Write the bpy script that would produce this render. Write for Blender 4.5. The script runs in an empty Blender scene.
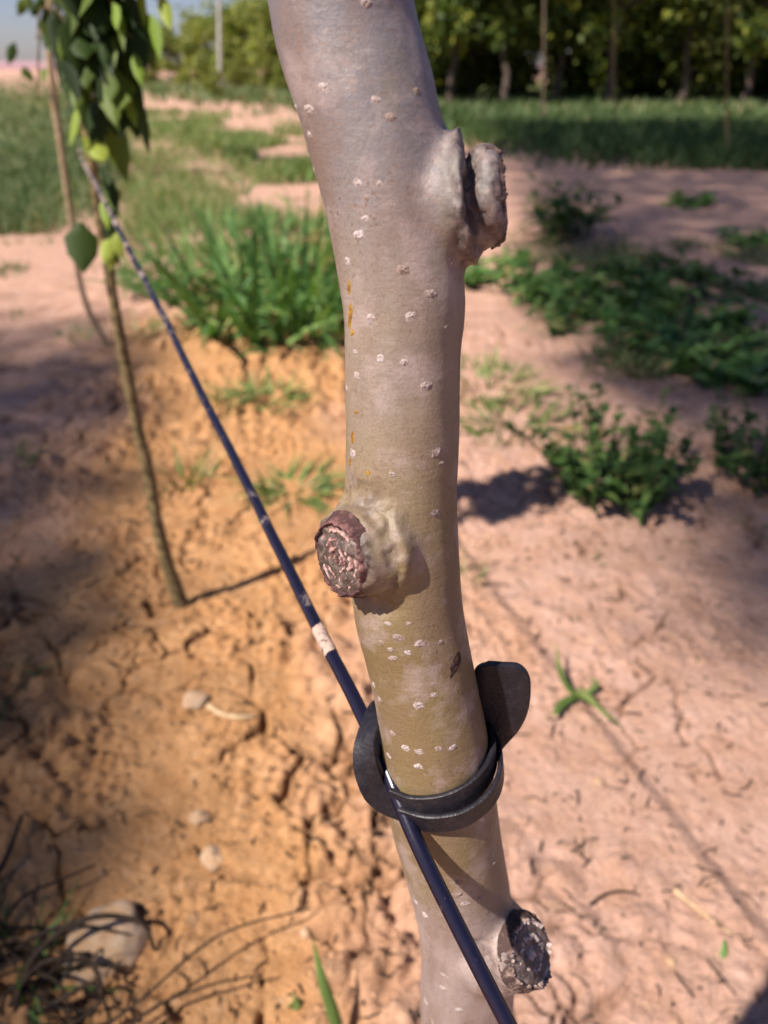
import bpy, math, random
import numpy as np
from mathutils import Vector, Matrix
from mathutils.bvhtree import BVHTree

random.seed(7)
rng = np.random.default_rng(7)
sc = bpy.context.scene
R = math.radians

# ------------------------------------------------------------------ camera
CAM_H, PITCH, F = 1.40, R(30), 770.0
cd = bpy.data.cameras.new("camera")
cam = bpy.data.objects.new("camera", cd)
sc.collection.objects.link(cam)
cam.location = (0, 0, CAM_H)
cam.rotation_euler = (math.pi / 2 - PITCH, 0, 0)
cd.sensor_fit = 'VERTICAL'
cd.sensor_height = 36
cd.lens = F / 1024 * 36
cd.clip_start = 0.02
cd.clip_end = 3000
cd.dof.use_dof = True
cd.dof.focus_distance = 0.39
cd.dof.aperture_fstop = 6.5
sc.camera = cam

# ------------------------------------------------------------------ light
SUN_EL = R(50)
SH = Vector((0.83, 0.56, 0)).normalized()          # direction in which shadows fall
w = bpy.data.worlds.new("World")
sc.world = w
w.use_nodes = True
nt = w.node_tree
sky = nt.nodes.new("ShaderNodeTexSky")
sky.sky_type = 'NISHITA'
sky.sun_disc = False
sky.sun_elevation = SUN_EL
sky.sun_rotation = math.atan2(-SH.x, -SH.y)
sky.air_density = 1.0
sky.dust_density = 0.5
sky.ozone_density = 5.0
bg = nt.nodes["Background"]
bg.inputs[1].default_value = 0.05
wb = nt.nodes.new("ShaderNodeMix"); wb.data_type = 'RGBA'; wb.blend_type = 'MULTIPLY'
wb.inputs[0].default_value = 1.0; wb.inputs[7].default_value = (1.06, 0.94, 1.10, 1)     # white balance of the daylight
nt.links.new(sky.outputs[0], wb.inputs[6])
nt.links.new(wb.outputs[2], bg.inputs[0])
sl = bpy.data.lights.new("sun", 'SUN')
sl.energy = 5.0
sl.angle = R(1.0)
sl.color = (1.0, 0.92, 0.83)
so = bpy.data.objects.new("sun", sl)
sc.collection.objects.link(so)
ldir = Vector((SH.x * math.cos(SUN_EL), SH.y * math.cos(SUN_EL), -math.sin(SUN_EL)))
so.rotation_euler = ldir.to_track_quat('-Z', 'Y').to_euler()
so.location = (-6, -5, 9)
sc.view_settings.view_transform = 'Standard'
sc.view_settings.look = 'None'
sc.view_settings.gamma = 1
sc.view_settings.use_curve_mapping = False
sc.view_settings.exposure = 0.92
sc.cycles.max_bounces = 6
sc.cycles.use_denoising = True

# ------------------------------------------------------------------ pixel helpers
FW = Vector((0, math.cos(PITCH), -math.sin(PITCH)))
UP = Vector((0, math.sin(PITCH), math.cos(PITCH)))
RT = Vector((1, 0, 0))
C0 = Vector((0, 0, CAM_H))
def ray(px, py):
    return FW + RT * ((px - 384) / F) + UP * ((512 - py) / F)
def at(px, py, Y):
    d = ray(px, py)
    return C0 + d * (Y / d.y)
def atz(px, py, z):
    return C0 + ray(px, py) * z
def depth(p):
    return (Vector(p) - C0).dot(FW)

# ------------------------------------------------------------------ noise
def _h(ix, iy, iz, seed):
    ix, iy, iz = ix.astype(np.int64), iy.astype(np.int64), iz.astype(np.int64)
    n = (ix * 374761393 + iy * 668265263 + iz * 2147483647 + seed * 974711) & 0xFFFFFFFF
    n = ((n ^ (n >> 13)) * 1274126177) & 0xFFFFFFFF
    n = ((n ^ (n >> 15)) * 2246822519) & 0xFFFFFFFF
    return ((n ^ (n >> 16)) & 0xFFFFFF) / float(0xFFFFFF)
def vn2(x, y, seed=0):
    ix, iy = np.floor(x), np.floor(y)
    fx, fy = x - ix, y - iy
    fx = fx * fx * (3 - 2 * fx); fy = fy * fy * (3 - 2 * fy)
    z = np.zeros_like(ix)
    a, b = _h(ix, iy, z, seed), _h(ix + 1, iy, z, seed)
    c, d = _h(ix, iy + 1, z, seed), _h(ix + 1, iy + 1, z, seed)
    return (a + (b - a) * fx) * (1 - fy) + (c + (d - c) * fx) * fy
def vn3(x, y, z, seed=0):
    ix, iy, iz = np.floor(x), np.floor(y), np.floor(z)
    fx, fy, fz = x - ix, y - iy, z - iz
    fx = fx * fx * (3 - 2 * fx); fy = fy * fy * (3 - 2 * fy); fz = fz * fz * (3 - 2 * fz)
    def sl_(k):
        a, b = _h(ix, iy, iz + k, seed), _h(ix + 1, iy, iz + k, seed)
        c, d = _h(ix, iy + 1, iz + k, seed), _h(ix + 1, iy + 1, iz + k, seed)
        return (a + (b - a) * fx) * (1 - fy) + (c + (d - c) * fx) * fy
    return sl_(0) * (1 - fz) + sl_(1) * fz
def fbm2(x, y, o=4, seed=0):
    s = np.zeros_like(x); a = 0.5
    for k in range(o):
        s += a * (vn2(x * 2 ** k, y * 2 ** k, seed + k) - 0.5) * 2
        a *= 0.5
    return s
def fbm3(x, y, z, o=3, seed=0):
    s = np.zeros_like(x); a = 0.5
    for k in range(o):
        s += a * (vn3(x * 2 ** k, y * 2 ** k, z * 2 ** k, seed + k) - 0.5) * 2
        a *= 0.5
    return s
def worley2(x, y, seed=0):
    ix, iy = np.floor(x), np.floor(y)
    f1 = np.full_like(x, 9.0); f2 = np.full_like(x, 9.0)
    z = np.zeros_like(ix)
    for dx in (-1, 0, 1):
        for dy in (-1, 0, 1):
            cx, cy = ix + dx, iy + dy
            px = cx + 0.1 + 0.8 * _h(cx, cy, z, seed)
            py = cy + 0.1 + 0.8 * _h(cx, cy, z, seed + 77)
            d = np.sqrt((px - x) ** 2 + (py - y) ** 2)
            f2 = np.minimum(f2, np.maximum(f1, d))
            f1 = np.minimum(f1, d)
    return f1, f2
def sst(a, b, x):
    t = np.clip((x - a) / (b - a), 0, 1)
    return t * t * (3 - 2 * t)

# ------------------------------------------------------------------ object helpers
COL = sc.collection
def tag(o, label=None, cat=None, group=None, kind=None):
    if label: o["label"] = label
    if cat: o["category"] = cat
    if group: o["group"] = group
    if kind: o["kind"] = kind
    return o
def empty(name, loc, label, cat, group=None, rz=0):
    o = bpy.data.objects.new(name, None)
    o.empty_display_size = 0.05
    COL.objects.link(o)
    o.location = loc
    o.rotation_euler = (0, 0, rz)
    return tag(o, label, cat, group)
def mesh_np(name, V, faces, mat, parent=None, smooth=True, world=False):
    """faces: list of arrays (n,k) of vertex indices, any k"""
    me = bpy.data.meshes.new(name)
    V = np.asarray(V, dtype=np.float32).reshape(-1, 3)
    if world and parent is not None:
        V = V - np.array(parent.location, dtype=np.float32)
    if not isinstance(faces, list): faces = [faces]
    faces = [np.asarray(f, dtype=np.int32) for f in faces if len(f)]
    loops = np.concatenate([f.ravel() for f in faces])
    tot = np.concatenate([np.full(len(f), f.shape[1], dtype=np.int32) for f in faces])
    st = np.concatenate([[0], np.cumsum(tot)[:-1]]).astype(np.int32)
    me.vertices.add(len(V)); me.vertices.foreach_set("co", V.ravel())
    me.loops.add(len(loops)); me.loops.foreach_set("vertex_index", loops)
    me.polygons.add(len(tot))
    me.polygons.foreach_set("loop_start", st)
    me.polygons.foreach_set("loop_total", tot)
    me.polygons.foreach_set("use_smooth", np.full(len(tot), smooth))
    me.update(); me.validate()
    if mat: me.materials.append(mat)
    o = bpy.data.objects.new(name, me)
    COL.objects.link(o)
    if parent is not None: o.parent = parent
    return o
def attr(o, name, vals):
    a = o.data.attributes.new(name, 'FLOAT', 'POINT')
    a.data.foreach_set("value", np.asarray(vals, dtype=np.float32))
def catmull(P, n):
    P = np.asarray(P, float)
    P = np.vstack([2 * P[0] - P[1], P, 2 * P[-1] - P[-2]])
    out = []
    for i in range(1, len(P) - 2):
        p0, p1, p2, p3 = P[i - 1], P[i], P[i + 1], P[i + 2]
        for t in np.linspace(0, 1, n, endpoint=False):
            out.append(0.5 * ((2 * p1) + (-p0 + p2) * t + (2 * p0 - 5 * p1 + 4 * p2 - p3) * t * t + (-p0 + 3 * p1 - 3 * p2 + p3) * t ** 3))
    out.append(P[-2])
    return np.array(out)
def tube_arrays(P, rad, seg=12, caps=True):
    P = np.asarray(P, float); n = len(P)
    rad = np.broadcast_to(np.asarray(rad, float), (n,))
    T = np.gradient(P, axis=0); T /= np.linalg.norm(T, axis=1)[:, None] + 1e-12
    ref = np.array([1.0, 0.2, 0.0]) if abs(T[0][0]) < 0.8 else np.array([0, 1.0, 0.2])
    V = []; u = ref - T[0] * ref.dot(T[0]); u /= np.linalg.norm(u)
    for i in range(n):
        u = u - T[i] * u.dot(T[i]); u /= np.linalg.norm(u)
        v = np.cross(T[i], u)
        a = np.linspace(0, 2 * math.pi, seg, endpoint=False)
        V.append(P[i] + rad[i] * (np.cos(a)[:, None] * u + np.sin(a)[:, None] * v))
    V = np.concatenate(V)
    i, j = np.meshgrid(np.arange(n - 1), np.arange(seg), indexing='ij')
    a = (i * seg + j).ravel(); b = (i * seg + (j + 1) % seg).ravel()
    q = np.stack([a, b, b + seg, a + seg], 1)
    fs = [q]
    if caps:
        c0, c1 = len(V), len(V) + 1
        V = np.vstack([V, P[0], P[-1]])
        j = np.arange(seg)
        fs.append(np.stack([np.full(seg, c0), (j + 1) % seg, j], 1))
        k = (n - 1) * seg
        fs.append(np.stack([np.full(seg, c1), k + j, k + (j + 1) % seg], 1))
    return V, fs
def join(parts):
    """list of (V, [faces])"""
    V, by, off = [], {}, 0
    for v, fs in parts:
        V.append(v)
        for f in fs:
            by.setdefault(f.shape[1], []).append(f + off)
        off += len(v)
    return np.concatenate(V), [np.concatenate(x) for x in by.values()]

# leaves: numpy arrays of base, direction, side, length, width -> one mesh
def leaves_arrays(B, D, S, L, W, droop=0.25, fold=0.25):
    B, D, S = [np.asarray(a, float).reshape(-1, 3) for a in (B, D, S)]
    n = len(B); L = np.broadcast_to(L, (n,))[:, None]; W = np.broadcast_to(W, (n,))[:, None]
    D = D / (np.linalg.norm(D, axis=1)[:, None] + 1e-9)
    S = S - D * (S * D).sum(1)[:, None]; S /= np.linalg.norm(S, axis=1)[:, None] + 1e-9
    N = np.cross(S, D)
    dn = np.array([0, 0, -1.0])
    ts = [0, 0.28, 0.62, 1.0]; ws = [0.06, 0.5, 0.42, 0.0]
    rows = []
    for t, ww in zip(ts, ws):
        c = B + D * L * t + dn * L * droop * t * t
        e = N * (W * ww * fold * 2)
        rows += [c - S * W * ww + e, c, c + S * W * ww + e]
    V = np.stack(rows, 1)                            # n,12,3
    base = (np.arange(n) * 12)[:, None]
    q = []
    for k in range(3):
        a = 3 * k
        q.append(base + np.array([a, a + 1, a + 4, a + 3])); q.append(base + np.array([a + 1, a + 2, a + 5, a + 4]))
    return V.reshape(-1, 3), [np.concatenate(q)]
def blades_arrays(B, D, L, W, bend=0.5, nseg=4):
    B, D = np.asarray(B, float), np.asarray(D, float)
    n = len(B); L = np.broadcast_to(L, (n,))[:, None]; W = np.broadcast_to(W, (n,))[:, None]
    bend = np.broadcast_to(bend, (n,))[:, None]
    D = D / (np.linalg.norm(D, axis=1)[:, None] + 1e-9)
    S = np.cross(D, np.array([0, 0, 1.0])); S /= np.linalg.norm(S, axis=1)[:, None] + 1e-9
    tw = rng.uniform(-0.9, 0.9, (n, 1)); N = np.cross(S, D)
    S = S * np.cos(tw) + N * np.sin(tw)
    H = D.copy(); H[:, 2] = 0; H /= np.linalg.norm(H, axis=1)[:, None] + 1e-9
    rows = []
    for k in range(nseg + 1):
        t = k / nseg
        c = B + D * L * t + (H * 0.5 - np.array([0, 0, 0.6])) * L * bend * t * t
        ww = W * 0.5 * (1 - t ** 1.6)
        rows += [c - S * ww, c + S * ww]
    V = np.stack(rows, 1); m = 2 * (nseg + 1)
    base = (np.arange(n) * m)[:, None]
    q = [base + np.array([2 * k, 2 * k + 1, 2 * k + 3, 2 * k + 2]) for k in range(nseg)]
    return V.reshape(-1, 3), [np.concatenate(q)]

# ------------------------------------------------------------------ materials
def mat(name):
    m = bpy.data.materials.new(name); m.use_nodes = True
    return m, m.node_tree, m.node_tree.nodes["Principled BSDF"]
def N(t, typ, **kw):
    n = t.nodes.new(typ)
    for k, v in kw.items(): setattr(n, k, v)
    return n
def noise(t, vec, scale, detail=4, rough=0.55):
    n = N(t, "ShaderNodeTexNoise"); n.inputs["Scale"].default_value = scale
    n.inputs["Detail"].default_value = detail; n.inputs["Roughness"].default_value = rough
    if vec is not None: t.links.new(vec, n.inputs["Vector"])
    return n.outputs["Fac"]
def ramp(t, fac, stops):
    r = N(t, "ShaderNodeValToRGB"); e = r.color_ramp.elements
    while len(e) < len(stops): e.new(0.5)
    for k, (p, c) in enumerate(stops):
        e[k].position = p; e[k].color = (c[0], c[1], c[2], 1) if not isinstance(c, (int, float)) else (c, c, c, 1)
    t.links.new(fac, r.inputs[0])
    return r.outputs["Color"]
def mix(t, fac, a, b, mode='MIX'):
    m = N(t, "ShaderNodeMix", data_type='RGBA', blend_type=mode)
    for i, x in ((0, fac), (6, a), (7, b)):
        if isinstance(x, (int, float)): m.inputs[i].default_value = x
        elif isinstance(x, tuple): m.inputs[i].default_value = (*x, 1)
        else: t.links.new(x, m.inputs[i])
    return m.outputs[2]
def math_(t, op, a, b=None):
    m = N(t, "ShaderNodeMath", operation=op)
    for i, x in enumerate((a, b)):
        if x is None: continue
        if isinstance(x, (int, float)): m.inputs[i].default_value = x
        else: t.links.new(x, m.inputs[i])
    return m.outputs[0]
def bump(t, bsdf, h, strength, dist):
    b = N(t, "ShaderNodeBump"); b.inputs["Strength"].default_value = strength; b.inputs["Distance"].default_value = dist
    t.links.new(h, b.inputs["Height"]); t.links.new(b.outputs[0], bsdf.inputs["Normal"])
def pos(t):
    return N(t, "ShaderNodeNewGeometry").outputs["Position"]
def objco(t, scale=None):
    o = N(t, "ShaderNodeTexCoord").outputs["Object"]
    if scale:
        m = N(t, "ShaderNodeMapping"); m.inputs["Scale"].default_value = scale
        t.links.new(o, m.inputs[0]); return m.outputs[0]
    return o
def att(t, name):
    return N(t, "ShaderNodeAttribute", attribute_name=name).outputs["Fac"]

def foliage(name, stops, trans=0.35, rough=0.55):
    m, t, b = mat(name)
    isl = N(t, "ShaderNodeNewGeometry").outputs["Random Per Island"]
    c = ramp(t, isl, stops)
    t.links.new(c, b.inputs["Base Color"])
    b.inputs["Roughness"].default_value = rough
    b.inputs["Specular IOR Level"].default_value = 0.25
    tr = N(t, "ShaderNodeBsdfTranslucent")
    t.links.new(mix(t, 1.0, c, (1.25, 1.35, 0.6), 'MULTIPLY'), tr.inputs[0])
    ms = N(t, "ShaderNodeMixShader"); ms.inputs[0].default_value = trans
    t.links.new(b.outputs[0], ms.inputs[1]); t.links.new(tr.outputs[0], ms.inputs[2])
    t.links.new(ms.outputs[0], t.nodes["Material Output"].inputs[0])
    return m

# soil
def soil_mat():
    m, t, b = mat("soil")
    p = pos(t)
    sx = N(t, "ShaderNodeSeparateXYZ"); t.links.new(p, sx.inputs[0])
    n1 = noise(t, p, 1.1, 3)
    ax_ = math_(t, 'ABSOLUTE', math_(t, 'ADD', sx.outputs[0], 0.70))
    side = math_(t, 'ADD', math_(t, 'MULTIPLY', ax_, 0.50), math_(t, 'MULTIPLY', math_(t, 'SUBTRACT', n1, 0.5), 0.9))
    side = math_(t, 'ADD', side, math_(t, 'MULTIPLY', math_(t, 'MAXIMUM', math_(t, 'SUBTRACT', sx.outputs[1], 4.8), 0.0), 0.10))
    base = mix(t, ramp(t, side, [(0.20, 0.0), (0.52, 1.0)]), (0.55, 0.305, 0.145), (0.56, 0.355, 0.28))
    n2 = noise(t, p, 9, 6, 0.65)
    base = mix(t, ramp(t, n2, [(0.35, 0.0), (0.7, 1.0)]), mix(t, 0.75, base, (0.72, 0.62, 0.5), 'MULTIPLY'), base)
    n3 = noise(t, p, 60, 5, 0.7)
    base = mix(t, ramp(t, n3, [(0.30, 0.65), (0.44, 0.0)]), base, (0.16, 0.075, 0.04))
    n5 = noise(t, p, 24, 4, 0.6)
    base = mix(t, ramp(t, n5, [(0.58, 0.0), (0.72, 0.55)]), base, (0.62, 0.40, 0.24))
    base = mix(t, 1.0, base, ramp(t, noise(t, p, 210, 3, 0.75), [(0.3, 0.72), (0.5, 1.0), (0.7, 1.15)]), 'MULTIPLY')
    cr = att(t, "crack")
    base = mix(t, math_(t, 'MULTIPLY', cr, 0.75), base, (0.10, 0.05, 0.03))  # crack interiors coloured dark, painting in the shade inside them
    t.links.new(base, b.inputs["Base Color"])
    b.inputs["Roughness"].default_value = 0.95
    b.inputs["Specular IOR Level"].default_value = 0.1
    h = math_(t, 'ADD', noise(t, p, 130, 5, 0.7), math_(t, 'MULTIPLY', noise(t, p, 45, 4), 1.5))
    bump(t, b, h, 1.0, 0.009)
    return m
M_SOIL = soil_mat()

def bark_mat():
    m, t, b = mat("smooth_bark")
    p = pos(t)
    sx = N(t, "ShaderNodeSeparateXYZ"); t.links.new(p, sx.inputs[0])
    zf = math_(t, 'DIVIDE', math_(t, 'SUBTRACT', sx.outputs[2], 0.78), 0.64)
    nz = noise(t, p, 16, 4)
    zz = math_(t, 'ADD', zf, math_(t, 'MULTIPLY', math_(t, 'SUBTRACT', nz, 0.5), 0.22))
    base = ramp(t, zz, [(0.22, (0.265, 0.205, 0.19)), (0.34, (0.18, 0.127, 0.066)), (0.54, (0.168, 0.117, 0.054)), (0.63, (0.20, 0.146, 0.078)), (0.76, (0.225, 0.172, 0.125)), (0.88, (0.195, 0.160, 0.148)), (1.0, (0.145, 0.128, 0.136))])
    mp = N(t, "ShaderNodeMapping"); mp.inputs["Scale"].default_value = (55, 55, 9)
    t.links.new(p, mp.inputs[0])
    st = noise(t, mp.outputs[0], 1.0, 4, 0.6)
    base = mix(t, ramp(t, st, [(0.47, 0.0), (0.68, 0.7)]), base, (0.17, 0.11, 0.08))
    base = mix(t, ramp(t, st, [(0.25, 0.4), (0.45, 0.0)]), base, (0.19, 0.165, 0.075))
    bl = noise(t, p, 42, 4, 0.6)
    base = mix(t, ramp(t, bl, [(0.50, 0.0), (0.64, 0.6)]), base, (0.33, 0.255, 0.235))
    base = mix(t, math_(t, 'MULTIPLY', ramp(t, noise(t, p, 420, 3, 0.7), [(0.33, 0.85), (0.41, 0.0)]), ramp(t, noise(t, p, 30, 3), [(0.45, 0.1), (0.62, 1.0)])), base, (0.12, 0.065, 0.045))
    mp2 = N(t, "ShaderNodeMapping"); mp2.inputs["Scale"].default_value = (120, 120, 700)
    t.links.new(p, mp2.inputs[0])
    base = mix(t, ramp(t, noise(t, mp2.outputs[0], 1.0, 3), [(0.36, 0.30), (0.44, 0.0)]), base, (0.22, 0.14, 0.10))
    base = mix(t, 1.0, base, ramp(t, noise(t, p, 850, 4, 0.8), [(0.28, 0.70), (0.48, 1.0), (0.70, 1.15)]), 'MULTIPLY')
    rg = att(t, "rough")
    dk = mix(t, ramp(t, noise(t, p, 260, 5, 0.7), [(0.44, 0.0), (0.76, 1.0)]), (0.026, 0.016, 0.016), (0.24, 0.18, 0.165))
    base = mix(t, math_(t, 'MULTIPLY', rg, 0.85), base, dk)
    t.links.new(base, b.inputs["Base Color"])
    b.inputs["Roughness"].default_value = 0.43
    b.inputs["Specular IOR Level"].default_value = 0.5
    h = math_(t, 'ADD', math_(t, 'MULTIPLY', noise(t, p, 520, 6, 0.75), 0.9), math_(t, 'MULTIPLY', noise(t, mp2.outputs[0], 0.4, 3), 0.5))
    bump(t, b, h, 0.42, 0.0012)
    return m
M_BARK = bark_mat()

def wound_mat(name, pale, dark, fibre):
    m, t, b = mat(name)
    o = objco(t)
    hh = att(t, "ridge")
    n = noise(t, o, 420, 5, 0.7)
    f = math_(t, 'ADD', math_(t, 'MULTIPLY', hh, 0.75), math_(t, 'MULTIPLY', math_(t, 'SUBTRACT', n, 0.5), 0.9))
    c = ramp(t, f, [(0.12, dark), (0.42, fibre), (0.80, pale)])
    t.links.new(c, b.inputs["Base Color"])
    b.inputs["Roughness"].default_value = 0.85
    bump(t, b, noise(t, o, 700, 5, 0.7), 0.6, 0.0012)
    return m
M_WOUND_PINK = wound_mat("dry_cut_wood", (0.45, 0.30, 0.27), (0.05, 0.018, 0.018), (0.22, 0.10, 0.09))
M_WOUND_BROWN = wound_mat("brown_curled_wood", (0.50, 0.40, 0.37), (0.05, 0.026, 0.022), (0.34, 0.235, 0.195))
M_WOUND_DARK = wound_mat("weathered_cut_wood", (0.42, 0.33, 0.30), (0.035, 0.018, 0.016), (0.15, 0.085, 0.065))

def simple(name, col, rough=0.6, spec=0.4, nscale=None, dark=None, bscale=None, bdist=0.001, lo=0.4, hi=0.65):
    m, t, b = mat(name)
    b.inputs["Roughness"].default_value = rough; b.inputs["Specular IOR Level"].default_value = spec
    o = objco(t)
    if nscale:
        t.links.new(ramp(t, noise(t, o, nscale, 5, 0.65), [(lo, dark), (hi, col)]), b.inputs["Base Color"])
    else: b.inputs["Base Color"].default_value = (*col, 1)
    if bscale: bump(t, b, noise(t, o, bscale, 4), 0.5, bdist)
    return m
def lent_mat():
    m, t, b = mat("lenticel_cork")
    rnd = N(t, "ShaderNodeObjectInfo").outputs["Random"]
    o = pos(t)
    c = mix(t, rnd, (0.26, 0.195, 0.165), (0.46, 0.395, 0.385))
    t.links.new(mix(t, ramp(t, noise(t, o, 750, 4, 0.7), [(0.40, 0.85), (0.56, 0.0)]), c, (0.17, 0.11, 0.085)), b.inputs["Base Color"])
    b.inputs["Roughness"].default_value = 0.85; b.inputs["Specular IOR Level"].default_value = 0.2
    bump(t, b, noise(t, o, 1100, 4), 0.7, 0.0008)
    return m
M_LENT = lent_mat()
M_RESIN = simple("amber_resin", (0.34, 0.20, 0.02), 0.3, 0.5, 300, (0.16, 0.07, 0.015))
M_SCAR = simple("dark_scar_bark", (0.10, 0.055, 0.045), 0.8, 0.2, 300, (0.03, 0.018, 0.015), 500)
M_MUD = simple("dried_mud", (0.40, 0.28, 0.23), 0.95, 0.1, 260, (0.10, 0.075, 0.07), 400, 0.001, 0.36, 0.46)
M_STONE = simple("pale_limestone", (0.42, 0.31, 0.22), 0.9, 0.2, 30, (0.36, 0.22, 0.12), 60, 0.004)
M_TWIGB = simple("small_tree_bark", (0.25, 0.18, 0.085), 0.8, 0.2, 50, (0.075, 0.055, 0.025), 120, 0.002)
M_PALEB = simple("pale_young_bark", (0.42, 0.31, 0.19), 0.8, 0.2, 40, (0.25, 0.17, 0.10), 120, 0.002)
M_FARB = simple("far_trunk_bark", (0.13, 0.10, 0.08), 0.9, 0.2, 8, (0.06, 0.045, 0.035))
M_STAKE = simple("weathered_stake", (0.20, 0.15, 0.10), 0.9, 0.2, 12, (0.10, 0.075, 0.05))
M_WHITE = simple("pale_post", (0.50, 0.49, 0.47), 0.8, 0.2, 6, (0.36, 0.34, 0.32))
M_STRAW = simple("dry_straw", (0.58, 0.42, 0.25), 0.8, 0.2, 40, (0.36, 0.24, 0.13))
M_DRY = simple("dark_dead_stem", (0.055, 0.036, 0.022), 0.8, 0.2, 60, (0.022, 0.014, 0.010))

def rubber_mat():
    m, t, b = mat("black_rubber")
    o = objco(t)
    t.links.new(ramp(t, noise(t, o, 160, 5, 0.7), [(0.45, (0.008, 0.007, 0.011)), (0.75, (0.024, 0.019, 0.024))]), b.inputs["Base Color"])
    b.inputs["Roughness"].default_value = 0.46
    b.inputs["Specular IOR Level"].default_value = 0.42
    bump(t, b, math_(t, 'ADD', noise(t, o, 500, 4), math_(t, 'MULTIPLY', noise(t, o, 90, 3), 1.5)), 0.35, 0.0012)
    return m
M_RUBBER = rubber_mat()

def hose_mat():
    m, t, b = mat("mud_splashed_hose")
    p = pos(t)
    sx = N(t, "ShaderNodeSeparateXYZ"); t.links.new(p, sx.inputs[0])
    far = math_(t, 'MULTIPLY', math_(t, 'SUBTRACT', sx.outputs[1], 0.42), 0.115)     # more old splashes along the far stretch
    f = math_(t, 'ADD', noise(t, p, 30, 6, 0.75), far)
    c = mix(t, ramp(t, f, [(0.60, 0.0), (0.74, 0.7)]), (0.006, 0.005, 0.016), (0.42, 0.31, 0.27))
    c = mix(t, ramp(t, noise(t, p, 300, 4, 0.7), [(0.58, 0.0), (0.80, 0.2)]), c, (0.08, 0.07, 0.10))
    t.links.new(c, b.inputs["Base Color"])
    t.links.new(ramp(t, f, [(0.58, 0.28), (0.68, 0.9)]), b.inputs["Roughness"])
    b.inputs["Specular IOR Level"].default_value = 0.5
    bump(t, b, f, 0.3, 0.001)
    return m
M_HOSE = hose_mat()

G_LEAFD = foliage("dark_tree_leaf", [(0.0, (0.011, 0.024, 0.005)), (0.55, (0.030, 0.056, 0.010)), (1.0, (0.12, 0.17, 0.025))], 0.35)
G_LEAFY = foliage("bright_young_leaf", [(0.0, (0.14, 0.24, 0.03)), (1.0, (0.30, 0.36, 0.06))], 0.4)
G_WEED = foliage("weed_leaf", [(0.0, (0.04, 0.11, 0.028)), (0.5, (0.085, 0.18, 0.045)), (0.92, (0.17, 0.27, 0.08)), (0.97, (0.30, 0.27, 0.10)), (1.0, (0.30, 0.20, 0.10))], 0.3)
G_WEEDD = foliage("dark_weed_leaf", [(0.0, (0.022, 0.05, 0.014)), (0.5, (0.045, 0.095, 0.024)), (0.92, (0.11, 0.17, 0.045)), (0.97, (0.24, 0.22, 0.08)), (1.0, (0.22, 0.14, 0.07))], 0.25)
G_GRASS = foliage("grass_blade", [(0.0, (0.07, 0.13, 0.03)), (0.6, (0.13, 0.20, 0.05)), (0.85, (0.24, 0.28, 0.10)), (0.93, (0.40, 0.36, 0.17)), (1.0, (0.45, 0.36, 0.2))], 0.3)
G_GRASSD = foliage("field_grass_blade", [(0.0, (0.05, 0.09, 0.03)), (0.7, (0.10, 0.15, 0.05)), (0.85, (0.18, 0.21, 0.09)), (0.93, (0.32, 0.29, 0.15)), (1.0, (0.38, 0.31, 0.18))], 0.25)
G_VERGE = foliage("verge_grass_blade", [(0.0, (0.03, 0.065, 0.018)), (0.7, (0.06, 0.11, 0.03)), (1.0, (0.13, 0.15, 0.06))], 0.25)  # darker grass colours standing in for shade over the verge
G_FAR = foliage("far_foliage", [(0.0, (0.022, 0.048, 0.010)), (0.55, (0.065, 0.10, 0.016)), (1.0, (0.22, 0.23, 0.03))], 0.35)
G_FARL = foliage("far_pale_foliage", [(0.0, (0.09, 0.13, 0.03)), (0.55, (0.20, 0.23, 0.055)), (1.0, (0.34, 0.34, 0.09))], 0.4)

# ------------------------------------------------------------------ ground
def gheight(x, y, full=False):
    x = np.asarray(x, float); y = np.asarray(y, float)
    near = 1 - sst(4.0, 9.0, np.hypot(x, y))
    h = 0.022 * fbm2(x * 0.8, y * 0.8, 3, 3)
    rough = (1 - 0.72 * sst(-0.1, 0.55, x + 0.35 * fbm2(x * 1.5, y * 1.5, 2, 9))) 
    h = h + near * 0.020 * rough * fbm2(x * 5, y * 5, 3, 11) + near * rough * 0.010 * np.abs(fbm2(x * 13, y * 13, 3, 12))
    wx = x + 0.05 * fbm2(x * 6, y * 6, 2, 21); wy = y + 0.05 * fbm2(x * 6, y * 6, 2, 22)
    f1, f2 = worley2(wx * 11, wy * 11, 5)
    patch = sst(-0.05, 0.30, fbm2(x * 2.2, y * 2.2, 3, 31))
    h = h + near * rough * patch * 0.040 * sst(0.0, 0.55, 0.62 - f1)
    g1, g2 = worley2(wx * 27, wy * 27, 6)
    h = h + near * (0.3 + 0.7 * rough) * 0.016 * sst(0.0, 0.40, 0.52 - g1) * sst(-0.15, 0.2, fbm2(x * 4, y * 4, 2, 41))
    h = h + near * rough * 0.007 * np.abs(fbm2(x * 38, y * 38, 3, 13)) * (0.4 + patch)
    vx = x + 0.085 * fbm2(x * 8, y * 8, 3, 35); vy = y + 0.085 * fbm2(x * 8, y * 8, 3, 36)
    q1, q2 = worley2(vx * 6.5 + 3.3, vy * 6.5 + 1.7, 15)
    gap = (1 - sst(0.02, 0.115, q2 - q1 + 0.05 * fbm2(x * 40, y * 40, 2, 37))) * sst(0.09, 0.30, fbm2(x * 4.5, y * 4.5, 3, 33)) * near * sst(0.30, 0.75, rough)
    h = h - 0.034 * gap
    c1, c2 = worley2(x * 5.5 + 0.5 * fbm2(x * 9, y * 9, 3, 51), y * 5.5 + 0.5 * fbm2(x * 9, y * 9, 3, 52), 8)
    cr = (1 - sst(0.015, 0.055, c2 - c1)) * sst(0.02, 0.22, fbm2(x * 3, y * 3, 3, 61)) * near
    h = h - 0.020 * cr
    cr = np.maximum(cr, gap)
    return (h, cr) if full else h
def gz(x, y):
    return float(gheight(np.array([x]), np.array([y]))[0])
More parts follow.
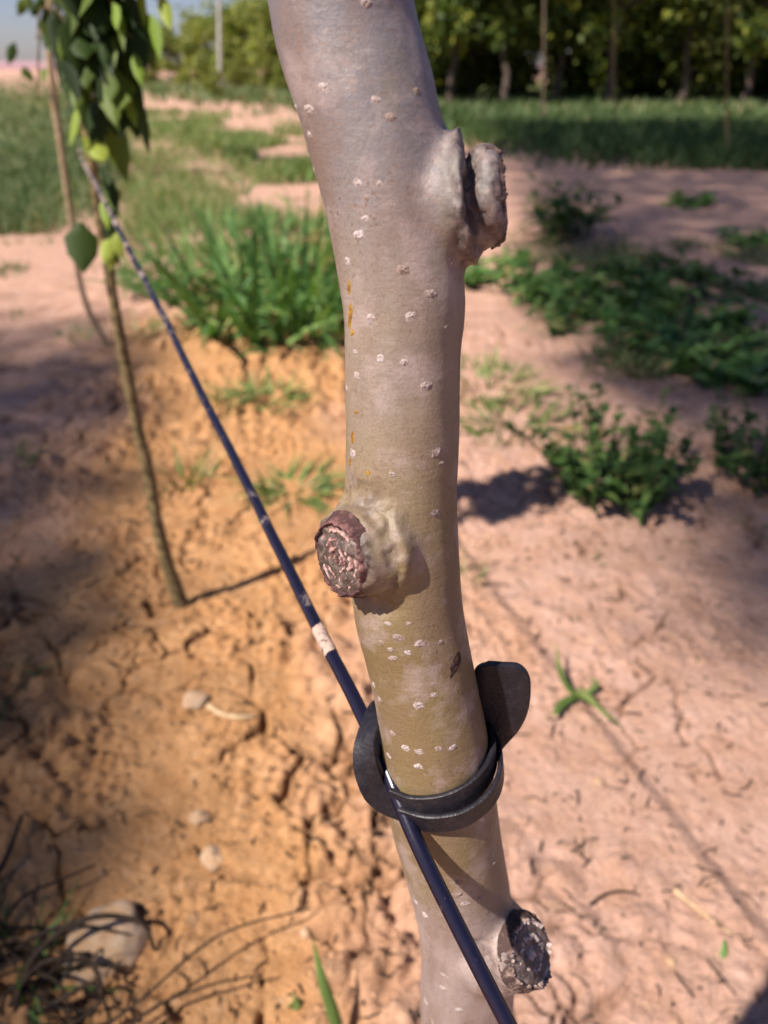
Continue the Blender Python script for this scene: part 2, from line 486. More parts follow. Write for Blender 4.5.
def gp(px, py):
    d = ray(px, py)
    p = C0 + d * (CAM_H / -d.z)
    p.z = gz(p.x, p.y)
    return p
def axis_pts(lo, hi, step, far_lo, far_hi, k=1.045):
    mid = list(np.arange(lo, hi, step))
    up, s, v = [], step, hi
    while v < far_hi: up.append(v); s *= k; v += s
    dn, s, v = [], step * 1.5, lo - step
    while v > far_lo: dn.append(v); s *= k * 1.02; v -= s
    return np.array(dn[::-1] + mid + up)
gx = axis_pts(-1.35, 1.5, 0.0060, -900, 900)
gy = axis_pts(0.45, 2.9, 0.0055, -60, 1500, 1.03)
X, Y = np.meshgrid(gx, gy)
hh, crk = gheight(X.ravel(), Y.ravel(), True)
V = np.stack([X.ravel(), Y.ravel(), hh], 1)
nx, ny = len(gx), len(gy)
i, j = np.meshgrid(np.arange(ny - 1), np.arange(nx - 1), indexing='ij')
a = (i * nx + j).ravel()
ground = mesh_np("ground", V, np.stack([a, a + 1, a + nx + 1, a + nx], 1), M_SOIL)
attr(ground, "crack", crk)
tag(ground, "dry cracked orange soil of the orchard floor", "ground", kind="structure")

# ------------------------------------------------------------------ added unseen tall trees: crowns shaped to darken the edges of the field
SHX, SHY = SH.x / math.tan(SUN_EL), SH.y / math.tan(SUN_EL)
def shade_tree(label, cx, cy, dens, n, box, ls=1.0):
    """open crowned tall tree added for its shade; the crown is thickest where dens is high (seen along the sun)"""
    x0, x1, y0, y1 = box
    gx_, gy_ = rng.uniform(x0, x1, n), rng.uniform(y0, y1, n)
    k = rng.uniform(0, 1, n) < dens(gx_, gy_)
    gx_, gy_ = gx_[k], gy_[k]; m_ = len(gx_)
    z_ = rng.uniform(11.5, 16.5, m_)
    B = np.stack([gx_ - SHX * z_, gy_ - SHY * z_, z_], 1)
    o = empty("added_shade_tree", (cx - SHX * 14, cy - SHY * 14, 0), label, "tree", "unseen trees added for shade")
    v, f = leaves_arrays(B, rng.normal(size=(m_, 3)), rng.normal(size=(m_, 3)), rng.uniform(.14, .22, m_) * ls, rng.uniform(.09, .14, m_) * ls)
    mesh_np("crown", v, f, G_LEAFD, o, world=True)
    tr = [tube_arrays(catmull([(0, 0, -.2), (.1, 0, 5), (0, .1, 10), (.05, 0, 15)], 5), np.linspace(.16, .03, 16), 9)]
    org = np.array(o.location)
    for q in rng.choice(m_, 14):
        tip = B[q] - org
        tr.append(tube_arrays(catmull([(0, .05, 11.5), tuple(tip * [.5, .5, 0] + [0, 0, 11.5 + (tip[2] - 11.5) * .6]), tuple(tip)], 5), np.linspace(.07, .012, 11), 6))
    v, f = join(tr); mesh_np("trunk", v, f, M_FARB, o)
def d_left(x, y):
    e = -0.30 - 0.265 * (y - 0.7) + 0.12 * fbm2(x * 1.7, y * 1.7, 2, 91)
    return WD * sst(-0.05, 0.45, e - x) * (1 - sst(3.2, 5.5, y))
def d_right(x, y):
    e = 1.02 + 0.10 * fbm2(x * 1.5, y * 1.5, 2, 92) - 0.42 * sst(1.1, 1.9, y) + 0.10 * np.maximum(y - 3, 0)
    return 0.55 * sst(0.0, 0.9, x - e)
WD = 1.0
shade_tree("tall open crowned unseen tree added to shade the left edge of the ground", -2.8, 2.8, d_left, 6500, (-3.6, -0.3, -0.2, 5.5))
shade_tree("tall open crowned unseen tree added to shade the right edge of the ground", 3.8, 0.2, d_right, 9000, (0.4, 5.0, 0.0, 4.5))
shade_tree("tall unseen tree added to shade the weeds at right", 6.8, 2.8, d_right, 10500, (0.6, 6.0, 4.5, 9.0))
shade_tree("tall unseen tree added to shade the bare strip at right", -1.5, 16.5, d_right, 17000, (1.2, 9.0, 9.0, 15.0))
shade_tree("tall unseen tree added to shade the far end of the bare strip", 2.6, 16.5, d_right, 5200, (1.8, 9.5, 15.0, 21.5), 1.9)

# ------------------------------------------------------------------ main trunk
AX = [(0, 341, 150), (100, 366, 145), (200, 391, 138), (300, 403.5, 128), (350, 402.5, 121), (450, 402, 118), (500, 401, 117),
      (600, 407, 115), (650, 417, 110), (700, 427, 109), (750, 436, 111), (811, 443, 112), (850, 451, 107), (900, 462, 102), (950, 468, 99), (1024, 467, 96)]
def trunkY(y): return 0.38 - 0.08 * y / 1000.0
ax_p, ax_r = [], []
for y, x, wd in AX:
    p = at(x, y, trunkY(y))
    ax_p.append(p); ax_r.append(0.5 * wd * 0.965 * depth(p) / F)
p0, p1 = ax_p[-1], ax_p[-4]
d = (p0 - p1).normalized()
low = []
for k in range(1, 6):
    q = p0 + d * (p0.z / -d.z) * (k / 5.0)
    if k == 5: q = q - Vector((0, 0, 0.06))
    low.append((q, ax_r[-1] * (1 + 0.10 * k + (0.35 if k == 5 else 0))))
d2 = (ax_p[0] - ax_p[2]).normalized()
up = []
for k in range(1, 6):
    up.append((ax_p[0] + (d2 * 0.6 + Vector((0.02, 0, 0.8))).normalized() * 0.10 * k, ax_r[0] * (1 - 0.05 * k)))
CP = [q for q, _ in up[::-1]] + ax_p + [q for q, _ in low]
CR = [r for _, r in up[::-1]] + ax_r + [r for _, r in low]
PR = catmull([(*p, r) for p, r in zip(CP, CR)], 8)
def axis_at(y):
    ys = [a_[0] for a_ in AX]
    return Vector([float(np.interp(y, ys, [p[k] for p in ax_p])) for k in range(3)])
parts = [tube_arrays(PR[:, :3], PR[:, 3], 72)]
KN = {}
def stub(key, py, dvec, length, r0, r1, oval=1.0):
    A = axis_at(py); dv = Vector(dvec).normalized()
    KN[key] = (A, dv, length, r1)
    n = 24
    P = np.array([A + dv * (length * k / (n - 1)) for k in range(n)])
    tt = np.linspace(0, 1, n)
    rad = np.interp(tt * length, [0, 0.016, 0.026, length * 0.72, length * 0.90, length], [r0 * 0.55, r0 * 0.93, r0, r1 + 0.25 * (r0 - r1), r1, r1 * 0.86])
    parts.append(tube_arrays(P, rad, 40))
stub("upper", 209, (0.95, -0.12, 0.12), 0.0495, 0.0268, 0.0212)
stub("left", 529, (-0.72, -0.69, 0.05), 0.0440, 0.0285, 0.0215)
stub("lower", 938, (0.64, -0.52, 0.57), 0.0560, 0.032, 0.0225)
Vt, Ft = join(parts)
tmp = mesh_np("tmp", Vt, Ft, None)
md = tmp.modifiers.new("r", 'REMESH'); md.mode = 'VOXEL'; md.voxel_size = 0.0014; md.use_smooth_shade = True
ms = tmp.modifiers.new("s", 'SMOOTH'); ms.factor = 0.5; ms.iterations = 60
dg = bpy.context.evaluated_depsgraph_get()
ev = tmp.evaluated_get(dg)
me = bpy.data.meshes.new_from_object(ev)
bpy.data.objects.remove(tmp)
n = len(me.vertices)
co = np.empty(n * 3, np.float32); me.vertices.foreach_get("co", co); co = co.reshape(-1, 3).astype(float)
no = np.empty(n * 3, np.float32); me.vertices.foreach_get("normal", no); no = no.reshape(-1, 3).astype(float)
x, y, z = co.T
disp = 0.0009 * fbm3(x * 45, y * 45, z * 22, 3, 5) + 0.00010 * fbm3(x * 60, y * 60, z * 420, 2, 6)
rough = np.zeros(n)
for key, (A, dv, L, r1) in KN.items():
    rel = co - np.array(A); aa = rel @ np.array(dv)
    rho = np.linalg.norm(rel - aa[:, None] * np.array(dv), axis=1)
    wob = 0.004 * fbm3(x * 120, y * 120, z * 120, 3, 14)
    if key == "upper":
        mk = sst(0.024, 0.030, aa) * (1 - sst(0.034, 0.044, rho))
        ar = aa + wob + 0.10 * (co[:, 2] - A.z - 0.006)
        up_ = sst(-0.020, 0.004, co[:, 2] - A.z)
        disp += mk * (0.0042 * np.exp(-((ar - 0.0315) / 0.0026) ** 2) - 0.0085 * up_ * np.exp(-((ar - 0.0375) / 0.0026) ** 2))
        rg = mk * np.exp(-((ar - 0.0340) / 0.0068) ** 2) * (0.45 + 0.55 * up_)
        rg = np.maximum(rg, sst(0.0475, 0.052, aa + wob) * (1 - sst(0.028, 0.034, rho)))
        rg = np.maximum(rg, 0.9 * sst(0.023, 0.031, aa + wob) * (1 - sst(0.030, 0.042, rho)) * sst(-0.32, 0.12, fbm3(x * 160, y * 160, z * 45, 3, 24)))
        disp += rg * 0.0030 * fbm3(x * 240, y * 240, z * 70, 3, 15)
    else:
        e = sst(L - 0.010, L - 0.001, aa + wob) * (1 - sst(0.023, 0.030, rho + wob))
        col = np.exp(-((aa - (L - 0.014 - 0.35 * np.clip(rho - r1, 0, 1)) + wob * 1.5) / 0.0022) ** 2) * (1 - sst(0.030, 0.040, rho)) * sst(0.012, 0.02, aa)
        rg = np.clip(e + 0.65 * col * sst(-0.1, 0.25, fbm3(x * 70, y * 70, z * 70, 2, 19)), 0, 1)
        top = np.exp(-(((co[:, 2] - A.z) - 0.028) / 0.008) ** 2) * sst(0.014, 0.022, aa) * (1 - sst(0.026, 0.040, rho)) * sst(-0.15, 0.2, fbm3(x * 130, y * 130, z * 130, 3, 25))
        rg = np.maximum(rg, (0.55 if key == 'left' else 0.3) * top)
        disp += rg * 0.0020 * fbm3(x * 230, y * 230, z * 230, 3, 16) - 0.0018 * col
        disp += 0.0006 * fbm3(aa * 260, rho * 60, z * 60, 3, 17) * sst(0.018, 0.030, aa) * (1 - sst(0.034, 0.044, rho))
    rough = np.maximum(rough, rg)
co2 = co + no * disp[:, None]
me.vertices.foreach_set("co", co2.astype(np.float32).ravel())
me.update()
me.materials.clear(); me.materials.append(M_BARK)
ra = me.attributes.new("rough", 'FLOAT', 'POINT'); ra.data.foreach_set("value", rough.astype(np.float32))
me.polygons.foreach_set("use_smooth", np.ones(len(me.polygons), bool))

base = Vector(low[-1][0]); base.z = gz(base.x, base.y)
tree = empty("orchard_tree", base, "smooth grey barked orchard tree trunk in the foreground with pruned knots and a black tie", "tree", "trees of the orchard row")
me.transform(Matrix.Translation(-base))
trunk = bpy.data.objects.new("trunk", me); COL.objects.link(trunk); trunk.parent = tree
bvh = BVHTree.FromPolygons([tuple(v) for v in co2], [tuple(p.vertices) for p in me.polygons])
def hit(px, py):
    d_ = ray(px, py).normalized()
    loc, nrm, idx, dist = bvh.ray_cast(C0, d_)
    return loc, nrm

# limbs above the frame
limb_tips = []
top = np.array(up[-1][0])
for k, (dx, dy, dz, L) in enumerate([(-0.35, 0.1, 1, 0.9), (0.5, 0.25, 0.9, 0.9), (0.15, -0.45, 0.9, 0.8), (0.1, 0.6, 0.8, 0.8)]):
    dv = np.array([dx, dy, dz]); dv /= np.linalg.norm(dv)
    P = catmull([top - np.array(d2) * 0.04, top + dv * L * 0.35 + [0, 0, 0.02], top + dv * L * 0.7 + [0.03, 0.02, 0.08], top + dv * L + [0, 0, 0.2]], 6)
    v, f = tube_arrays(P, np.linspace(0.019, 0.005, len(P)), 10)
    mesh_np("limb", v, f, M_BARK, tree, world=True)
    limb_tips.append(P)

B, D, S = [], [], []
for P in limb_tips:
    for k in range(150):
        q = P[random.randrange(len(P) // 2, len(P))] + np.array([random.gauss(0, .13), random.gauss(0, .13), random.gauss(.06, .12)])
        if q[2] < 2.02: continue
        B.append(q); D.append(rng.normal(size=3) + [0, 0, -.5]); S.append(rng.normal(size=3))
v, f = leaves_arrays(np.array(B), np.array(D), np.array(S), rng.uniform(.06, .10, len(B)), rng.uniform(.03, .05, len(B)))
mesh_np("crown", v, f, G_LEAFD, tree, world=True)

# pruning wounds
def wound(key, m, rx, ry, seed, amp, rings, push=0.0035, tilt=(0, 0, 0), slit=False):
    A, dv, L, r1 = KN[key]
    c = A + dv * (L - 0.0050 + push)
    nv = (dv + Vector(tilt)).normalized()
    u = Vector((0, 0, 1)).cross(nv).normalized(); v = nv.cross(u)
    nr, na = 70, 220
    rr = np.linspace(0.0, 1.12, nr); an = np.linspace(0, 2 * math.pi, na, endpoint=False)
    RR, AN = np.meshgrid(rr, an, indexing='ij'); RR = RR.ravel(); AN = AN.ravel()
    lx, ly = RR * np.cos(AN), RR * np.sin(AN)
    wob = 1 + 0.10 * fbm2(np.cos(AN) * 1.6 + 9, np.sin(AN) * 1.6 + seed, 3, seed)
    nz_ = fbm2(lx * 2.2 + 30, ly * 2.2 + 30, 4, seed + 1)
    rrw = RR + 0.10 * nz_ + 0.05 * fbm2(np.cos(AN) * 2 + 7, np.sin(AN) * 2 + 7, 3, seed + 8)
    ridge = 0.5 + 0.5 * np.sin(rrw * rings * 2 * math.pi)
    fine = 1.3 * fbm2(lx * 11 + 50, ly * 11 + 50, 4, seed + 2)
    crk_ = (1 - sst(0.0, 0.10, np.abs(fbm2(AN * 2.6 + 40, RR * 1.2 + seed, 2, seed + 6)))) * sst(0.15, 0.4, RR)
    ridge = np.clip(ridge * (0.55 + 0.45 * sst(-.2, .3, nz_)) + 0.55 * fine - 0.55 * crk_, 0, 1)
    if slit:
        sl_ = np.exp(-((lx + 0.10 * fbm2(ly * 3 + 3, ly * 0 + 2, 2, 3)) / 0.06) ** 2) * (np.abs(ly) < 0.6)
        ridge = ridge * (1 - sl_)
    h = amp * (ridge - 0.4) + amp * 1.2 * np.exp(-((RR - 0.93) / 0.07) ** 2) * (0.6 + 0.9 * fbm2(np.cos(AN) * 4 + 4, np.sin(AN) * 4, 3, seed + 4)) + 0.0022 * (1 - RR ** 2)
    h = np.where(RR > 1.0, h - (RR - 1.0) * 0.03, h)
    P = np.array(c)[None] + (lx * wob * rx)[:, None] * np.array(u) + (ly * wob * ry)[:, None] * np.array(v) + h[:, None] * np.array(nv)
    i, j = np.meshgrid(np.arange(nr - 1), np.arange(na), indexing='ij')
    a = (i * na + j).ravel(); b = (i * na + (j + 1) % na).ravel()
    o = mesh_np("pruning_wound", P, np.stack([a, b, b + na, a + na], 1), m, trunk)
    for vv in (): pass
    o.data.transform(Matrix.Translation(-base))
    attr(o, "ridge", np.clip(ridge * (1 - 0.7 * sst(0.80, 0.95, RR)) + 0.30 * sst(0.85, 1.0, RR) * fbm2(np.cos(AN) * 7 + 20, np.sin(AN) * 7 + RR * 6, 3, seed + 9) + 0.08, 0, 1))
    return o
o = wound("left", M_WOUND_PINK, 0.0176, 0.0210, 3, 0.0020, 4.4, push=0.0030, slit=True); o["label"] = "oval pinkish pruning scar with concentric bark rings"
o = wound("lower", M_WOUND_BROWN, 0.0198, 0.0225, 13, 0.0034, 2.6, push=0.0025); o["label"] = "dark cracked broken stub low on the trunk"
o = wound("upper", M_WOUND_DARK, 0.0168, 0.0185, 23, 0.0020, 2.2, push=0.0018, tilt=(0, 0.15, 0)); o["label"] = "weathered cut stub with a torn bark ridge"

# lenticels
LS = [(x_ / 2.743 + 250, y_ / 2.743, s) for x_, y_, s in [(203, 240, 6.5), (160, 300, 6), (163, 370, 5), (345, 273, 4), (385, 320, 5.5), (458, 250, 4.5), (320, 8, 6), (355, 503, 4.5),
      (295, 500, 5), (320, 543, 3.5), (298, 645, 5), (267, 718, 5.5), (421, 740, 6.5), (495, 805, 5.5), (440, 868, 6), (330, 875, 5.5), (540, 900, 4), (175, 465, 4), (316, 600, 3.5), (127, 295, 4), (556, 725, 3)]]
LS += [(x_ / 3.2 + 280, y_ / 3.2 + 330, s) for x_, y_, s in [(322, 92, 5), (396, 103, 5), (468, 180, 6), (247, 148, 5), (505, 392, 5.5), (520, 425, 3.5), (360, 460, 4.5), (500, 585, 4.5),
       (232, 395, 5), (213, 185, 4), (240, 70, 4)]]
LS += [(x_ / 2.954 + 300, y_ / 2.954 + 600, s) for x_, y_, s in [(260, 70, 3.5), (290, 112, 5.5), (355, 130, 5), (415, 125, 3.5), (268, 148, 4), (275, 172, 4), (240, 125, 3), (318, 155, 4), (397, 280, 4),
       (350, 312, 6), (235, 295, 3.5), (218, 250, 3.5), (272, 392, 4), (312, 437, 4), (352, 448, 4.5), (410, 440, 4.5), (452, 435, 4.5), (350, 492, 4.5), (262, 460, 3.5), (320, 70, 3)]]
LS += [(x_ / 3.2 + 360, y_ / 3.2 + 780, s) for x_, y_, s in [(313, 327, 4.5), (312, 367, 4), (385, 378, 4.5), (337, 397, 4), (208, 433, 4.5), (205, 560, 4.5), (270, 628, 4), (265, 665, 4.5),
       (210, 710, 5), (318, 738, 4.5), (232, 775, 4), (178, 390, 3.5), (430, 265, 2.5)]]
def bump_disc(px, py, spx, m, name, flat=1.0, seed=0, hfac=0.42, ang=0.0, aspect=1.25):
    loc, nrm = hit(px, py)
    if loc is None: return None
    s = spx * depth(loc) / F
    u = Vector((0, 0, 1)).cross(nrm).normalized(); v = nrm.cross(u)
    ca, sa = math.cos(ang), math.sin(ang)
    u, v = u * ca + v * sa, v * ca - u * sa
    nr, na = 7, 22
    rr = np.linspace(0, 1.0, nr); an = np.linspace(0, 2 * math.pi, na, endpoint=False)
    RR, AN = np.meshgrid(rr, an, indexing='ij'); RR = RR.ravel(); AN = AN.ravel()
    wob = 1 + 0.55 * fbm2(np.cos(AN) * 1.7 + seed * 3.1, np.sin(AN) * 1.7, 3, seed)
    lx, ly = RR * np.cos(AN) * wob * aspect * s, RR * np.sin(AN) * wob * s
    h = s * hfac * ((1 - RR ** 2.2) * (0.75 + 0.9 * fbm2(RR * np.cos(AN) * 2.5 + seed, RR * np.sin(AN) * 2.5, 3, seed + 5)) - 0.06)
    # follow the trunk's curvature
    P = []
    for k in range(len(RR)):
        q = loc + u * lx[k] + v * ly[k]
        l2, n2, _, _ = bvh.find_nearest(q)
        P.append(l2 + n2 * max(h[k], -0.0004))
    i, j = np.meshgrid(np.arange(nr - 1), np.arange(na), indexing='ij')
    a = (i * na + j).ravel(); b = (i * na + (j + 1) % na).ravel()
    o = mesh_np(name, np.array([tuple(p) for p in P]), np.stack([a, b, b + na, a + na], 1), m, trunk)
    o.data.transform(Matrix.Translation(-base))
    return o
for k, (px, py, s) in enumerate(LS):
    bump_disc(px, py, s * random.uniform(0.72, 0.95), M_LENT, "lenticel", seed=k, hfac=random.uniform(0.22, 0.42), aspect=random.uniform(1.05, 1.6), ang=random.uniform(-.3, .3))
for k, (px, py, s, an_, asp) in enumerate([(349, 287, 4, 1.5, 2.2), (350, 317, 6, 1.45, 3.0), (352, 333, 4, 0.6, 1.4), (352.5, 437, 4, 1.5, 2.0), (350, 462, 3.5, 1.5, 1.8), (368, 473, 3, 0.4, 1.3), (356, 412, 2.5, 0.3, 1.5)]):
    o = bump_disc(px, py, s * 0.80, M_RESIN, "resin_drip", seed=50 + k, hfac=0.3, ang=an_, aspect=asp)
o = bump_disc(456, 664, 7, M_SCAR, "bark_scar", seed=90, hfac=0.10, ang=0.95, aspect=2.0)

# ------------------------------------------------------------------ hose
HP = [(-60, -20, 1 / 0.28), (20, 35, 1 / 0.40), (86, 166, 1 / 0.585), (130, 250, 1 / 0.79), (195, 380, 1 / 1.14), (255, 500, 1 / 1.48), (310, 612, 1 / 1.80), (355, 705, 1 / 2.08),
      (383, 765, 1 / 2.24), (413, 838, 1 / 2.34), (450, 915, 1 / 2.40), (505, 1020, 1 / 2.47), (560, 1120, 1 / 2.5), (640, 1260, 1 / 2.55)]
HP = [(80, 150, 1 / 0.575)] + HP[2:]
hpts = [tuple(atz(a_, b_, c_)) for a_, b_, c_ in HP]
hpts += [(0.36, -0.22, 0.93), (0.60, -0.80, 0.95), (0.90, -1.50, 0.98)]     # on along the row behind the camera
HC = catmull(hpts, 14)
HC[:, 2] += 0.0025 * fbm2(HC[:, 1] * 7, HC[:, 1] * 0 + 4, 3, 44)
HC[:, 0] += 0.0020 * fbm2(HC[:, 1] * 6, HC[:, 1] * 0 + 9, 3, 45)
v, f = tube_arrays(HC, 0.0045, 20)
hose = mesh_np("irrigation_hose", v, f, M_HOSE)
tag(hose, "thin black irrigation hose splashed with dried mud strung between the trees", "hose")
hd2 = np.argmin([abs((Vector(p) - atz(321, 645, depth(p))).length) for p in HC])
seg_i = max(2, hd2 - 2)
Pm = HC[hd2 - 3:hd2 + 4]
Pm = catmull(Pm[[0, 2, 4, 6]], 16)
v, f = tube_arrays(Pm, 0.0050, 28, caps=False)
cen = np.repeat(Pm, 28, axis=0)
dv_ = v - cen
nn = fbm3(v[:, 0] * 260, v[:, 1] * 260, v[:, 2] * 260, 4, 8)
tpar = np.repeat(np.linspace(-1, 1, len(Pm)), 28)
rad = 0.0050 * (1 + 0.16 * nn - 0.30 * sst(0.45, 1.0, np.abs(tpar)) - 0.05)
v = cen + dv_ / np.linalg.norm(dv_, axis=1)[:, None] * rad[:, None]
mesh_np("mud_crust", v, f, M_MUD, hose)

# ------------------------------------------------------------------ rubber tie
A = axis_at(752)
T = (axis_at(700) - axis_at(811)).normalized()
e2 = Vector((0, -1, 0)); e2 = (e2 - T * e2.dot(T)).normalized()      # towards the camera
e1 = T.cross(e2); e1 = e1 if e1.x > 0 else -e1
RTK = float(np.interp(752, [a_[0] for a_ in AX], ax_r))
def ring(phi, r, s):
    p = R(phi)
    return A + e1 * (math.sin(p) * r) + e2 * (math.cos(p) * r) + T * s
def ribbon(path, wdirs, widths, thick, name, parent, nsub=10):
    """path of points, wdirs: direction of the width, rounded-rectangle section"""
    arr = [(*p, *wd_, ww) for p, wd_, ww in zip(path, wdirs, widths)]
    S_ = catmull(arr, nsub)
    P, Wd, ww = S_[:, :3], S_[:, 3:6], S_[:, 6]
    Tn = np.gradient(P, axis=0); Tn /= np.linalg.norm(Tn, axis=1)[:, None]
    Wd = Wd - Tn * (Wd * Tn).sum(1)[:, None]; Wd /= np.linalg.norm(Wd, axis=1)[:, None]
    Nn = np.cross(Tn, Wd)
    sec = [(-1, -.6), (-.94, -1), (-.5, -1.0), (0, -.92), (.5, -1.0), (.94, -1), (1, -.6), (1, .6), (.94, 1), (.5, 1.0), (0, 0.92), (-.5, 1.0), (-.94, 1), (-1, .6)]
    m_ = len(sec); V_ = []
    for a_, b_ in sec:
        V_.append(P + Wd * (a_ * ww / 2)[:, None] + Nn * (b_ * thick / 2))
    V_ = np.stack(V_, 1).reshape(-1, 3); nP = len(P)
    i, j = np.meshgrid(np.arange(nP - 1), np.arange(m_), indexing='ij')
    a = (i * m_ + j).ravel(); b = (i * m_ + (j + 1) % m_).ravel()
    fs = [np.stack([a, b, b + m_, a + m_], 1), np.arange(m_)[None, ::-1], (np.arange(m_) + (nP - 1) * m_)[None]]
    o = mesh_np(name, V_, fs, M_RUBBER, parent, world=True)
    bv = o.modifiers.new("edge", 'EDGE_SPLIT'); bv.split_angle = R(50)
    return o
tie = empty("tree_tie", A, "black rubber strap tie looped round the trunk and the hose with a rounded tongue", "tree tie")
r0 = RTK + 0.0022
r1 = RTK + 0.0052
# inner band: from the back, right, across the front (upper layer), to the hose
hz = Vector(HC[np.argmin([abs(depth(p) - 1 / 2.21) for p in HC])])   # hose point at the tie
hd_t = (Vector(HC[np.argmin([abs(depth(p) - 1 / 2.30) for p in HC])]) - hz).normalized()
path = [ring(200, r0, 0.004), ring(165, r0, 0.004), ring(130, r0, 0.003), ring(95, r0, 0.002), ring(65, r0, -0.001), ring(35, r0, -0.004), ring(5, r0, -0.007), ring(-25, r0 + .001, -0.009), ring(-50, r0 + 0.002, -0.010)]
ribbon(path, [T] * len(path), [0.0145] * len(path), 0.0030, "band", tie)
# outer band, lower layer, goes on around the hose as a loop on the left
path = [ring(150, r1, -0.004), ring(115, r1, -0.005), ring(80, r1 + .0005, -0.007), ring(50, r1 + .0025, -0.011), ring(20, r1 + .002, -0.0150), ring(-10, r1 + .001, -0.0165), ring(-38, r1 + .001, -0.0165)]
ribbon(path, [(T + e2 * 0.15)] * len(path), [0.0130] * len(path), 0.0030, "band", tie)
# loop around the hose
s1 = hd_t.cross(Vector((0, 1, 0.0))).normalized()
loopc = hz + e1 * 0.004
def lp(a_, rx, rt, s): return loopc + e1 * (math.cos(R(a_)) * rx) + e2 * (math.sin(R(a_)) * rt) + T * s
def loop(pz, cx, cy, wid, name, lift=0.75):
    pts_, wd_, ww_ = [], [], []
    for (px, py, z_), w_ in zip(pz, wid):
        p = atz(px, py, z_); pts_.append(p)
        o_ = (atz(px + (px - cx) * .1, py + (py - cy) * .1, z_) - p).normalized()
        wd_.append(T * lift - o_ * 0.75); ww_.append(w_)
    return ribbon(pts_, wd_, ww_, 0.0032, name, tie)
loop([(420, 712, .505), (402, 703, .492), (386, 705, .470), (375, 717, .448), (367, 736, .437), (365, 757, .435), (369, 778, .437), (378, 796, .441), (396, 808, .4425), (418, 813, .441), (440, 812, .441)], 385, 762,
     [.012, .012, .013, .014, .0145, .0145, .0145, .014, .013, .013, .013], "band")
loop([(404, 716, .488), (391, 719, .468), (381, 730, .455), (375, 745, .450), (374, 760, .448), (378, 774, .447), (388, 787, .447), (402, 795, .446)], 392, 757,
     [.010, .011, .011, .011, .011, .011, .011, .010], "band")
# tongue: the end of the strap stands out on the right behind the trunk
yt = A.y + 0.012
tp = [(482, 762, 12), (487, 748, 18), (491, 736, 25), (495, 724, 33), (498, 711, 38.5), (500, 698, 40.5), (501, 685, 40.5), (501.5, 675, 38), (502, 668, 32), (502, 664, 20)]
pts, wds, wws = [], [], []
for px, py, hw in tp:
    p = at(px, py, yt); pts.append(p); wds.append((at(px + 10, py + 2.5, yt - 0.001) - p).normalized()); wws.append(hw * 1.45 * depth(p) / F)
ribbon(pts, wds, wws, 0.0045, "tongue", tie)

# ------------------------------------------------------------------ second tree of the row
def px_tube(pts, Yf, rpx, seg=10, n=8):
    P = []; rad = []
    for k, (px, py) in enumerate(pts):
        p = at(px, py, Yf(k)) if callable(Yf) else at(px, py, Yf)
        P.append((*p, rpx[k] * depth(p) / F))
    Q = catmull(P, n)
    return tube_arrays(Q[:, :3], Q[:, 3], seg), Q
b2 = gp(181, 607)
pts = [(183, 616), (180, 600), (166, 560), (156, 520), (150, 480), (138, 430), (128, 380), (121, 340), (112, 290), (104, 240), (96, 195), (89, 150), (84, 110), (80, 60), (78, 10), (80, -60), (84, -130)]
rp = [8.6, 7.8, 6.6, 6.2, 6.3, 5.8, 5.8, 5.4, 5.2, 5.2, 5.0, 5.0, 5.0, 4.8, 4.5, 4.2, 3]
(v, f), Q2 = px_tube(pts, b2.y, rp, 14)
v = v + 0.0035 * fbm3(v[:, 0] * 22, v[:, 1] * 22, v[:, 2] * 14, 3, 4)[:, None] * np.array([1, .6, 0])
tree2 = empty("orchard_tree", b2, "slender young tree with drooping dark leaves at left where the hose is tied up", "tree", "trees of the orchard row")
mesh_np("trunk", v, f, M_TWIGB, tree2, world=True)
def crown_leaves(items, Yc, jit=0.10, fold=0.22):
    B, D, S, L, Wd = [], [], [], [], []
    for px, py, ln, wd, ang in items:
        Yl = Yc + random.uniform(-jit, jit)
        p = at(px, py, Yl); k = depth(p) / F
        a_ = R(ang)
        dv = RT * math.sin(a_) - UP * math.cos(a_) + FW * random.uniform(-0.5, 0.5)
        B.append(p); D.append(dv)
        S.append(RT * math.cos(a_) + UP * math.sin(a_) + FW * random.uniform(-0.9, 0.9)); L.append(ln * k); Wd.append(wd * k)
    return leaves_arrays([tuple(b) for b in B], [tuple(d_) for d_ in D], [tuple(s_) for s_ in S], np.array(L), np.array(Wd), 0.12, fold)
dark = [(80, 222, 46, 34, 3), (108, 180, 55, 22, 8), (104, 60, 62, 34, 12), (122, 70, 60, 30, 12), (142, 8, 56, 20, 8), (112, 118, 55, 26, 10), (60, 30, 52, 26, 15), (45, 8, 45, 24, 20), (90, 20, 55, 34, -5), (72, 60, 50, 22, 5),
        (100, 165, 50, 15, 20), (110, 215, 45, 16, 8), (128, 40, 55, 26, 20), (75, 15, 50, 34, 0), (95, 130, 36, 16, -15), (134, 95, 50, 14, 12), (62, 60, 40, 18, 22), (84, 40, 60, 30, 10), (98, 0, 60, 40, 15)]
for k in range(150):
    dark.append((random.gauss(88, 28), random.uniform(-150, 45), random.uniform(36, 60), random.uniform(16, 30), random.gauss(6, 22)))
for k in range(70):
    dark.append((random.gauss(98, 15), random.uniform(0, 105), random.uniform(26, 46), random.uniform(12, 22), random.gauss(8, 18)))
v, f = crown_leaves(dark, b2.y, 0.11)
mesh_np("crown", v, f, G_LEAFD, tree2, world=True)
